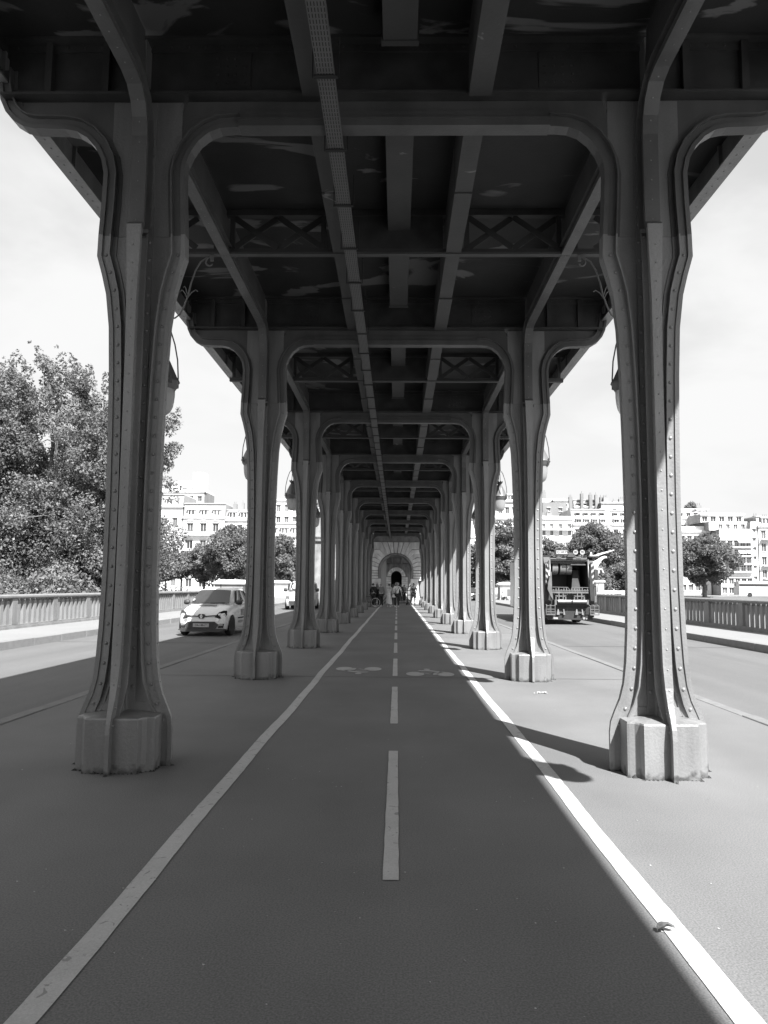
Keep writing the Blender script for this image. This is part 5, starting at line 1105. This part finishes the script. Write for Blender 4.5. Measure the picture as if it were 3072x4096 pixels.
# ------------------------------------------------------------------ people
def mats_for(**k): return k
M['cloth_black'] = mat('black_cloth', .022, .85, .3, 20); M['cloth_white'] = mat('white_cotton', .6, .8, .08, 12, 4, .2, 30); M['cloth_grey'] = mat('grey_jersey', .17, .85, .1, 20); M['hair_dark'] = mat('dark_hair', .03, .5, .3, 40); M['hair_light'] = mat('fair_curly_hair', .2, .6, .35, 25, 4, .6, 40); M['straw'] = mat('pale_straw_hat', .5, .7, .1, 40); M['cloth_dark'] = mat('dark_patterned_cloth', .07, .85, .5, 30)
def person(x, y, z, rz, H, lab, pose, clothes, skin='skin', hair='hair_dark', hairstyle='short', shoes='cloth_white', group=None):
    """pose: dict with hands/elbows/feet; everything in units of body height, x right, y back, z up, facing -y"""
    e = empty('person', (x, y, z), rz, lab, 'person', group); k = H
    J = dict(pel=(0,0,.53), wst=(0,.005,.61), che=(0,.0,.72), nck=(0,.005,.83), hed=(0,-.012,.885), top=(0,-.005,.955),
             lsh=(-.10,0,.80), rsh=(.10,0,.80), lel=(-.125,.02,.63), rel=(.125,.02,.63), lwr=(-.13,-.02,.49), rwr=(.13,-.02,.49),
             lhp=(-.05,0,.50), rhp=(.05,0,.50), lkn=(-.055,-.01,.285), rkn=(.055,-.01,.285), lan=(-.06,.015,.05), ran=(.06,.015,.05), lto=(-.065,-.085,.02), rto=(.065,-.085,.02))
    J.update(pose)
    names = list(J); P = [Vector(J[n])*k for n in names]; ix = {n: i for i, n in enumerate(names)}
    rad = dict(pel=.072, wst=.062, che=.075, nck=.03, hed=.047, top=.036, lsh=.036, rsh=.036, lel=.024, rel=.024, lwr=.016, rwr=.016, lhp=.052, rhp=.052, lkn=.034, rkn=.034, lan=.022, ran=.022, lto=.018, rto=.018)
    E = [('pel','wst'),('wst','che'),('che','nck'),('nck','hed'),('hed','top'),('che','lsh'),('che','rsh'),('lsh','lel'),('rsh','rel'),('lel','lwr'),('rel','rwr'),('pel','lhp'),('pel','rhp'),('lhp','lkn'),('rhp','rkn'),('lkn','lan'),('rkn','ran'),('lan','lto'),('ran','rto')]
    def grow(name, keys, m, add=0., r2=None, lv=1):
        kk = [n for n in names if n in keys]; id_ = {n: i for i, n in enumerate(kk)}; rr = [((r2 or {}).get(n, rad[n])+add)*k for n in kk]
        return skin_mesh([Vector(J[n])*k for n in kk], [(id_[a], id_[c]) for a, c in E if a in id_ and c in id_], rr, M[m] if isinstance(m, str) else m, name, e, lv, 0)
    body = grow('body', names, skin, 0, None, 2)
    for s in ('l', 'r'):   # hands: palm, four fingers and a thumb
        w = Vector(J[s+'wr'])*k; d = (w-Vector(J[s+'el'])*k).normalized(); sd = d.cross(Vector((0, 1, 0))).normalized() if abs(d.y) < .9 else Vector((1, 0, 0)); b = MB(); pm = w+d*.045*k
        b.tube([w, w+d*.02*k, pm], [.014*k, .02*k, .019*k], 6)
        fw_ = d.cross(sd)
        for i in range(4):
            o = fw_*((i-1.5)*.009*k); L_ = (.036, .043, .040, .030)[i]*k; b.tube([pm+o, pm+o+d*L_*.6+sd*.003*k, pm+o+d*L_+sd*.012*k], [.0055*k, .005*k, .0035*k], 5)
        b.tube([w+d*.015*k-fw_*.015*k, w+d*.035*k-fw_*.028*k, w+d*.052*k-fw_*.028*k], [.007*k, .006*k, .004*k], 5)
        b.build('hand', M[skin], e, True)
    f = Vector(J['hed'])*k; b = MB()
    for sx_ in (-1, 1): b.lathe([(0,-.004*k),(.006*k,0),(0,.004*k)], 6, (f.x+sx_*.018*k, f.y-.046*k, f.z+.012*k)); 
    b.build('eyes', M['ink'], e)
    b = MB(); b.hexa([(f.x-.007*k,f.y-.062*k,f.z-.008*k),(f.x+.007*k,f.y-.062*k,f.z-.008*k),(f.x+.006*k,f.y-.04*k,f.z-.006*k),(f.x-.006*k,f.y-.04*k,f.z-.006*k),(f.x-.003*k,f.y-.045*k,f.z+.02*k),(f.x+.003*k,f.y-.045*k,f.z+.02*k),(f.x+.003*k,f.y-.035*k,f.z+.02*k),(f.x-.003*k,f.y-.035*k,f.z+.02*k)])
    for sx_ in (-1, 1): b.cbox(f.x+sx_*.05*k, f.y, f.z+.005*k, .008*k, .02*k, .03*k)
    b.build('nose_and_ears', M[skin], e)
    b = MB(); b.cbox(f.x, f.y-.046*k, f.z-.02*k, .022*k, .006*k, .005*k); b.build('mouth', M['skin_dark'], e)
    t_ = (Vector(J['hed'])+Vector((0, .012, .028)))*k; b = MB()
    rr = {'short': (.052, .056), 'curly': (.085, .08), 'bun': (.052, .056), 'long': (.058, .06), 'bald': (0, 0)}[hairstyle]
    if rr[0]:
        b.lathe([(0, rr[1]*k), (rr[0]*.6*k, rr[1]*.82*k), (rr[0]*.93*k, rr[1]*.4*k), (rr[0]*k, 0), (rr[0]*.9*k, -rr[1]*(.55 if hairstyle != 'long' else 2.2)*k), (0, -rr[1]*.7*k)], 12, (t_.x, t_.y+.008*k, t_.z))
        if hairstyle == 'bun': b.lathe([(0,-.022*k),(.02*k,-.012*k),(.024*k,0),(.02*k,.012*k),(0,.022*k)], 8, (t_.x, t_.y+.055*k, t_.z-.02*k))
        if hairstyle == 'curly':
            rs = random.Random(5)
            for i in range(40):
                a, c = rs.uniform(0, 6.28), rs.uniform(-.7, 1); q = t_+Vector((math.cos(a)*math.sqrt(1-c*c)*.075, math.sin(a)*math.sqrt(1-c*c)*.07+.01, c*.07))*k; b.lathe([(0,-.02*k),(.018*k,0),(0,.02*k)], 6, tuple(q))
        b.build('hair', M[hair], e, True)
    for c_ in clothes:
        kind, m = c_[0], c_[1]
        if kind == 'top': grow('shirt', ('wst','che','nck','lsh','rsh','lel','rel','pel') if len(c_) > 2 and c_[2] == 'half' else ('wst','che','lsh','rsh','pel') if len(c_) > 2 and c_[2] == 'none' else ('wst','che','nck','lsh','rsh','lel','rel','lwr','rwr','pel'), m, .010, {'nck': .030, 'lel': .026, 'rel': .026})
        if kind == 'trousers': grow('trousers', ('pel','lhp','rhp','lkn','rkn','lan','ran'), m, .013)
        if kind == 'shorts': grow('shorts', ('pel','lhp','rhp','lkn','rkn'), m, .02)
        if kind == 'skirt':
            z0, z1, w0, w1 = c_[2:6]; b = MB(); rs = random.Random(3); rows = []
            for j in range(9):
                t = j/8; w = w0+(w1-w0)*t**.8; rows.append([((w*(1+.05*t*math.sin(7*a+1)))*math.cos(a)*k, (w*.85*(1+.05*t*math.sin(6*a)))*math.sin(a)*k, (z0+(z1-z0)*t)*k+.02*k*t*math.sin(2*a)) for a in [2*math.pi*i/26 for i in range(26)]])
            b.grid(rows, True); b.build('skirt', M[m], e, True)
        if kind == 'hat':
            b = MB(); h0 = (Vector(J['hed'])+Vector((0, 0, .045)))*k; b.lathe([(.085*k,0),(.085*k,.006*k),(.05*k,.008*k),(.049*k,.045*k),(0,.048*k)], 18, tuple(h0)); b.build('hat', M[m], e); b = MB(); b.lathe([(.0515*k,.009*k),(.0515*k,.028*k)], 18, tuple(h0), cap=False); b.build('hat_band', M['cloth_black'], e)
        if kind == 'strap': b = MB(); b.tube([(-.09*k,.02*k,.82*k),(-.05*k,.088*k,.76*k),(.03*k,.09*k,.66*k),(.09*k,.06*k,.56*k)], .008*k, 5); b.build('shoulder_strap', M[m], e)
        if kind == 'straps':
            b = MB()
            for s in (-1, 1): b.tube([(s*.045*k,.02*k,.83*k),(s*.03*k,.084*k,.75*k),(s*.012*k,.082*k,.63*k)], .007*k, 5)
            b.build('dress_straps', M[m], e)
    for s in ('l', 'r'):
        a, t = Vector(J[s+'an'])*k, Vector(J[s+'to'])*k; d = (t-a); d.z = 0; d.normalize(); q = a-d*.035*k; b = MB()
        b.tube([(q.x, q.y, .028*k), (a.x, a.y, .03*k), ((a.x+t.x)/2, (a.y+t.y)/2, .026*k), (t.x, t.y, .02*k), (t.x+d.x*.02*k, t.y+d.y*.02*k, .016*k)], [.022*k, .028*k, .027*k, .024*k, .012*k], 8); b.build('shoe', M[shoes], e, True)
    return e
PI = math.pi
walk = dict(lkn=(-.05,-.05,.285), lan=(-.055,-.04,.05), lto=(-.06,-.14,.02), ran=(.05,.06,.055), rto=(.06,-.03,.02))
person(-1.62, 54.4, 0, PI*.7, 1.72, 'person in black with hand on hip standing behind the bicycle', dict(lel=(-.2,.02,.66), lwr=(-.11,-.04,.56), rel=(.15,.05,.66)), [('top','cloth_black'), ('trousers','cloth_black')], hair='hair_dark', shoes='cloth_white')
person(-1.36, 54.9, 0, PI*.95, 1.70, 'fair haired person in a black coat between the bicycle and the group', {}, [('top','cloth_black'), ('trousers','cloth_black'), ('skirt','cloth_black',.62,.40,.078,.10)], hair='hair_light', hairstyle='long')
person(-1.06, 54.3, 0, PI*1.08, 1.70, 'person in grey top and black trousers, back turned, hand raised to the head', dict(rel=(-.17,.0,.72), rwr=(.06,-.06,.87), **walk) | dict(rel=(.18,-.02,.74), rwr=(.09,-.05,.88)), [('top','cloth_grey'), ('trousers','cloth_black')], hair='hair_light', hairstyle='bun')
person(-.5, 54.35, 0, PI*1.0, 1.71, 'woman in long white dress and straw hat walking away down the path', dict(lel=(-.14,.0,.65), lwr=(-.15,-.05,.53)), [('top','cloth_white','none'), ('skirt','cloth_white',.62,.13,.072,.13), ('straps','cloth_white'), ('hat','straw')], hair='hair_dark', hairstyle='bun', shoes='cloth_white')
person(-.22, 56.2, 0, PI*.9, 1.68, 'person in white blouse mostly hidden between the dress and the white tee shirt', {}, [('top','cloth_white'), ('trousers','cloth_dark')], hair='hair_dark', hairstyle='long', skin='skin')
person(.05, 54.25, 0, PI*1.05, 1.76, 'curly haired person in white tee shirt and dark trousers with bag strap across the back', dict(lel=(-.16,.03,.65), lwr=(-.19,-.01,.5), rel=(.16,.03,.64), rwr=(.17,.0,.5)), [('top','cloth_white','half'), ('trousers','cloth_black'), ('strap','cloth_black')], hair='hair_light', hairstyle='curly', shoes='cloth_white')
person(1.33, 59.6, 0, PI*.1, 1.76, 'person in sleeveless dark top standing in the sun by the reflector panel', dict(lel=(-.17,.0,.65), lwr=(-.04,-.1,.62), rel=(.17,.02,.66), rwr=(.05,-.11,.60), lan=(-.12,.0,.05), lto=(-.16,-.08,.02), lkn=(-.09,-.02,.285)), [('top','cloth_dark','none'), ('shorts','cloth_grey'), ('skirt','cloth_dark',.57,.36,.085,.12)], hair='hair_dark')
person(.42, 72., 0, PI*.0, 1.72, 'distant walker coming out of the arch, left of the pair', walk, [('top','cloth_dark'), ('trousers','cloth_dark')], skin='skin')
person(.75, 74., 0, PI*.1, 1.66, 'distant walker coming out of the arch, right of the pair', walk, [('top','cloth_grey'), ('trousers','cloth_black')], skin='skin')
person(-9.25, 50.6, .14, PI, 1.8, 'person in white shirt and dark trousers walking on the left footway by the pedestal', walk, [('top','cloth_white'), ('trousers','cloth_black')])
sit = dict(pel=(0,0,.06), wst=(0,.01,.15), che=(0,.0,.27), nck=(0,-.02,.38), hed=(0,-.04,.44), top=(0,-.035,.51), lsh=(-.10,0,.34), rsh=(.10,0,.34), lel=(-.13,-.08,.22), rel=(.13,-.08,.22), lwr=(-.06,-.17,.22), rwr=(.06,-.17,.22), lhp=(-.05,-.02,.06), rhp=(.05,-.02,.06), lkn=(-.07,-.2,.22), rkn=(.07,-.2,.22), lan=(-.07,-.30,.04), ran=(.07,-.30,.04), lto=(-.07,-.38,.02), rto=(.07,-.38,.02))
person(11.0, 80.2, .14, R(50), 1.72, 'person in pale top sitting on the ground against the right pedestal', sit, [('top','cloth_white'), ('trousers','cloth_dark')], shoes='cloth_black')
person(12.9, 79.8, .14, R(-60), 1.72, 'fair haired person in dark clothes sitting right of the plaque', sit, [('top','cloth_dark'), ('trousers','cloth_black')], hair='hair_light', hairstyle='long', shoes='cloth_white')
# handbag, reflector panel, bicycle, folded stand
e = empty('handbag', (-.17, 54.2, .88), 0, 'small white handbag hanging beside the dark trousers', 'bag')
b = MB(); b.hexa([(-.14,-.05,-.2),(.14,-.05,-.2),(.14,.05,-.2),(-.14,.05,-.2),(-.08,-.03,.02),(.08,-.03,.02),(.08,.03,.02),(-.08,.03,.02)]); b.build('pouch', M['cloth_white'], e); b = MB(); b.tube([(-.06,0,.02),(-.04,0,.12),(.04,0,.12),(.06,0,.02)], .008, 5); b.build('handle', M['cloth_white'], e)
e = empty('reflector_panel', (2.03, 58.2, 1.28), R(28), 'tilted grey reflector panel in a black frame held up beside the right columns', 'panel')
b = MB(); b.X = Matrix.Rotation(R(-6), 4, 'Y'); b.box(-.30,.30,-.012,.012,-.58,.58); b.build('fabric', M['cloth_grey'], e)
b = MB(); b.X = Matrix.Rotation(R(-6), 4, 'Y')
for x in (-.33, .31): b.box(x-.035, x+.035, -.025, .025, -.62, .62)
for z in (-.60, .60): b.box(-.36, .34, -.025, .025, z-.035, z+.035)
b.build('frame', M['cloth_black'], e)
b = MB(); b.tube([(0,.03,-.5),(.1,.1,-1.28)], .015, 6); b.tube([(0,.03,-.5),(-.15,.2,-1.28)], .015, 6); b.build('stand', M['black'], e)
def bicycle(x, y, rz, lab):
    e = empty('bicycle', (x, y, 0), rz, lab, 'bicycle'); r = .33
    for xx in (-.52, .52):
        b = MB(); b.tube([(xx+r*math.cos(2*PI*i/28), 0, r+r*math.sin(2*PI*i/28)) for i in range(28)], .022, 6, closed=True); w = b.build('wheel', M['rubber'], e, True)
        b = MB(); b.tube([(xx+(r-.035)*math.cos(2*PI*i/28), 0, r+(r-.035)*math.sin(2*PI*i/28)) for i in range(28)], .014, 5, closed=True); b.build('rim', M['cloth_white'], w)
        b = MB()
        for i in range(16): a = 2*PI*i/16; b.tube([(xx, 0, r), (xx+(r-.03)*math.cos(a), 0, r+(r-.03)*math.sin(a))], .0022, 3)
        b.build('spokes', M['rim'], w)
    b = MB(); b.tube([(-.52,0,r),(-.05,0,.32),(-.18,0,.82),(-.52,0,r)], .015, 6); b.tube([(-.05,0,.32),(.36,0,.72),(-.15,0,.74)], .017, 6); b.tube([(.52,0,r),(.36,0,.72),(.32,0,.92)], .016, 6); b.build('frame', M['black'], e, True)
    b = MB(); b.tube([(.30,-.26,1.0),(.32,-.12,.97),(.32,.12,.97),(.30,.26,1.0)], .013, 6); b.build('handlebar', M['rim'], e, True)
    b = MB(); b.hexa([(-.32,-.07,.84),(-.06,-.02,.85),(-.06,.02,.85),(-.32,.07,.84),(-.32,-.07,.89),(-.06,-.02,.88),(-.06,.02,.88),(-.32,.07,.89)]); b.build('saddle', M['black'], e)
    return e
bicycle(-1.95, 53.55, R(8)+PI, 'black bicycle with pale rims leaning beside the left columns near the group')
e = empty('equipment_trolley', (1.02, 60.4, 0), R(20), 'dark curved frame of a folded trolley standing left of the person in the sun', 'trolley')
for dx_ in (-.16, .12):
    b = MB(); b.tube([(dx_,0,.1),(dx_,0,1.2),(dx_+.06,-.1,1.42),(dx_+.2,-.25,1.55)], .035, 7); b.build('upright', M['black'], e, True)
for z in (.35, .75, 1.1): b = MB(); b.box(-.16, .14, -.03, .03, z, z+.06); b.build('crossbar', M['cloth_grey'], e)
b = MB(); b.box(-.2,.2,-.2,.25,.06,.1); b.build('foot_plate', M['black'], e)
for s in (-1, 1): b = MB(); b.lathe([(0,-.02),(.09,-.02),(.09,.02),(0,.02)], 12, (s*.2, .05, .09), 'x'); b.build('wheel', M['rubber'], e)
# leaf and litter
e = empty('fallen_leaf', (1.19, 3.40, .008), R(8), 'curled dry leaf lying on the right lane line in the foreground', 'leaf')
b = MB(); rows = []
for i in range(9):
    t = i/8; w = .036*math.sin(PI*min(1, .08+t*.95))**.8*(1+.35*math.sin(9*t)); x = -.062+.124*t; zc = .004+.022*math.sin(PI*t)+.012*t
    rows.append([(x, -w, zc+.016+.012*math.sin(5*t)), (x, -w*.4, zc), (x, w*.3, zc-.002), (x, w, zc+.024-.01*t)])
b.grid(rows); b.tube([(.06, 0, .014), (.075, -.006, .014), (.088, -.016, .02)], .0018, 4); b.build('blade', mat('dry_leaf', .07, .7, .4, 60), e, True); e.scale = (.62, .62, .62)
b = MB(); rs = random.Random(2)
for i in range(16):
    x, y = rs.uniform(1.92, 2.10), rs.uniform(10.66, 10.78); b.X = Matrix.Translation((x, y, .012)) @ Matrix.Rotation(rs.uniform(0, 3), 4, 'Z') @ Matrix.Rotation(rs.uniform(-.4, .4), 4, 'X'); b.box(-.018, .018, -.008, .008, -.004, .004)
b.X = None; o = b.build('paper_scraps', mat('paper_scraps', .4, .8, .4, 60)); tag(o, 'scatter of pale torn paper scraps on the path before the second right column', 'litter')
b = MB()
for i in range(420):
    x, y = rs.uniform(-3.6, 3.8), 2.2+rs.random()**1.6*14; s = rs.uniform(.0025, .006); b.X = Matrix.Translation((x, y, .003)) @ Matrix.Rotation(rs.uniform(0, 3), 4, 'Z'); b.add([(-s,-s*.6,0),(s,-s*.7,0),(s*.6,s,0),(-s*.7,s*.5,s*.6)], [(0,1,2,3)])
b.X = None; o = b.build('grit', mat('pale_grit', .42, .8, .3, 60)); tag(o, 'fine pale grit and crumbs strewn over the cycle path', 'grit', kind='stuff')
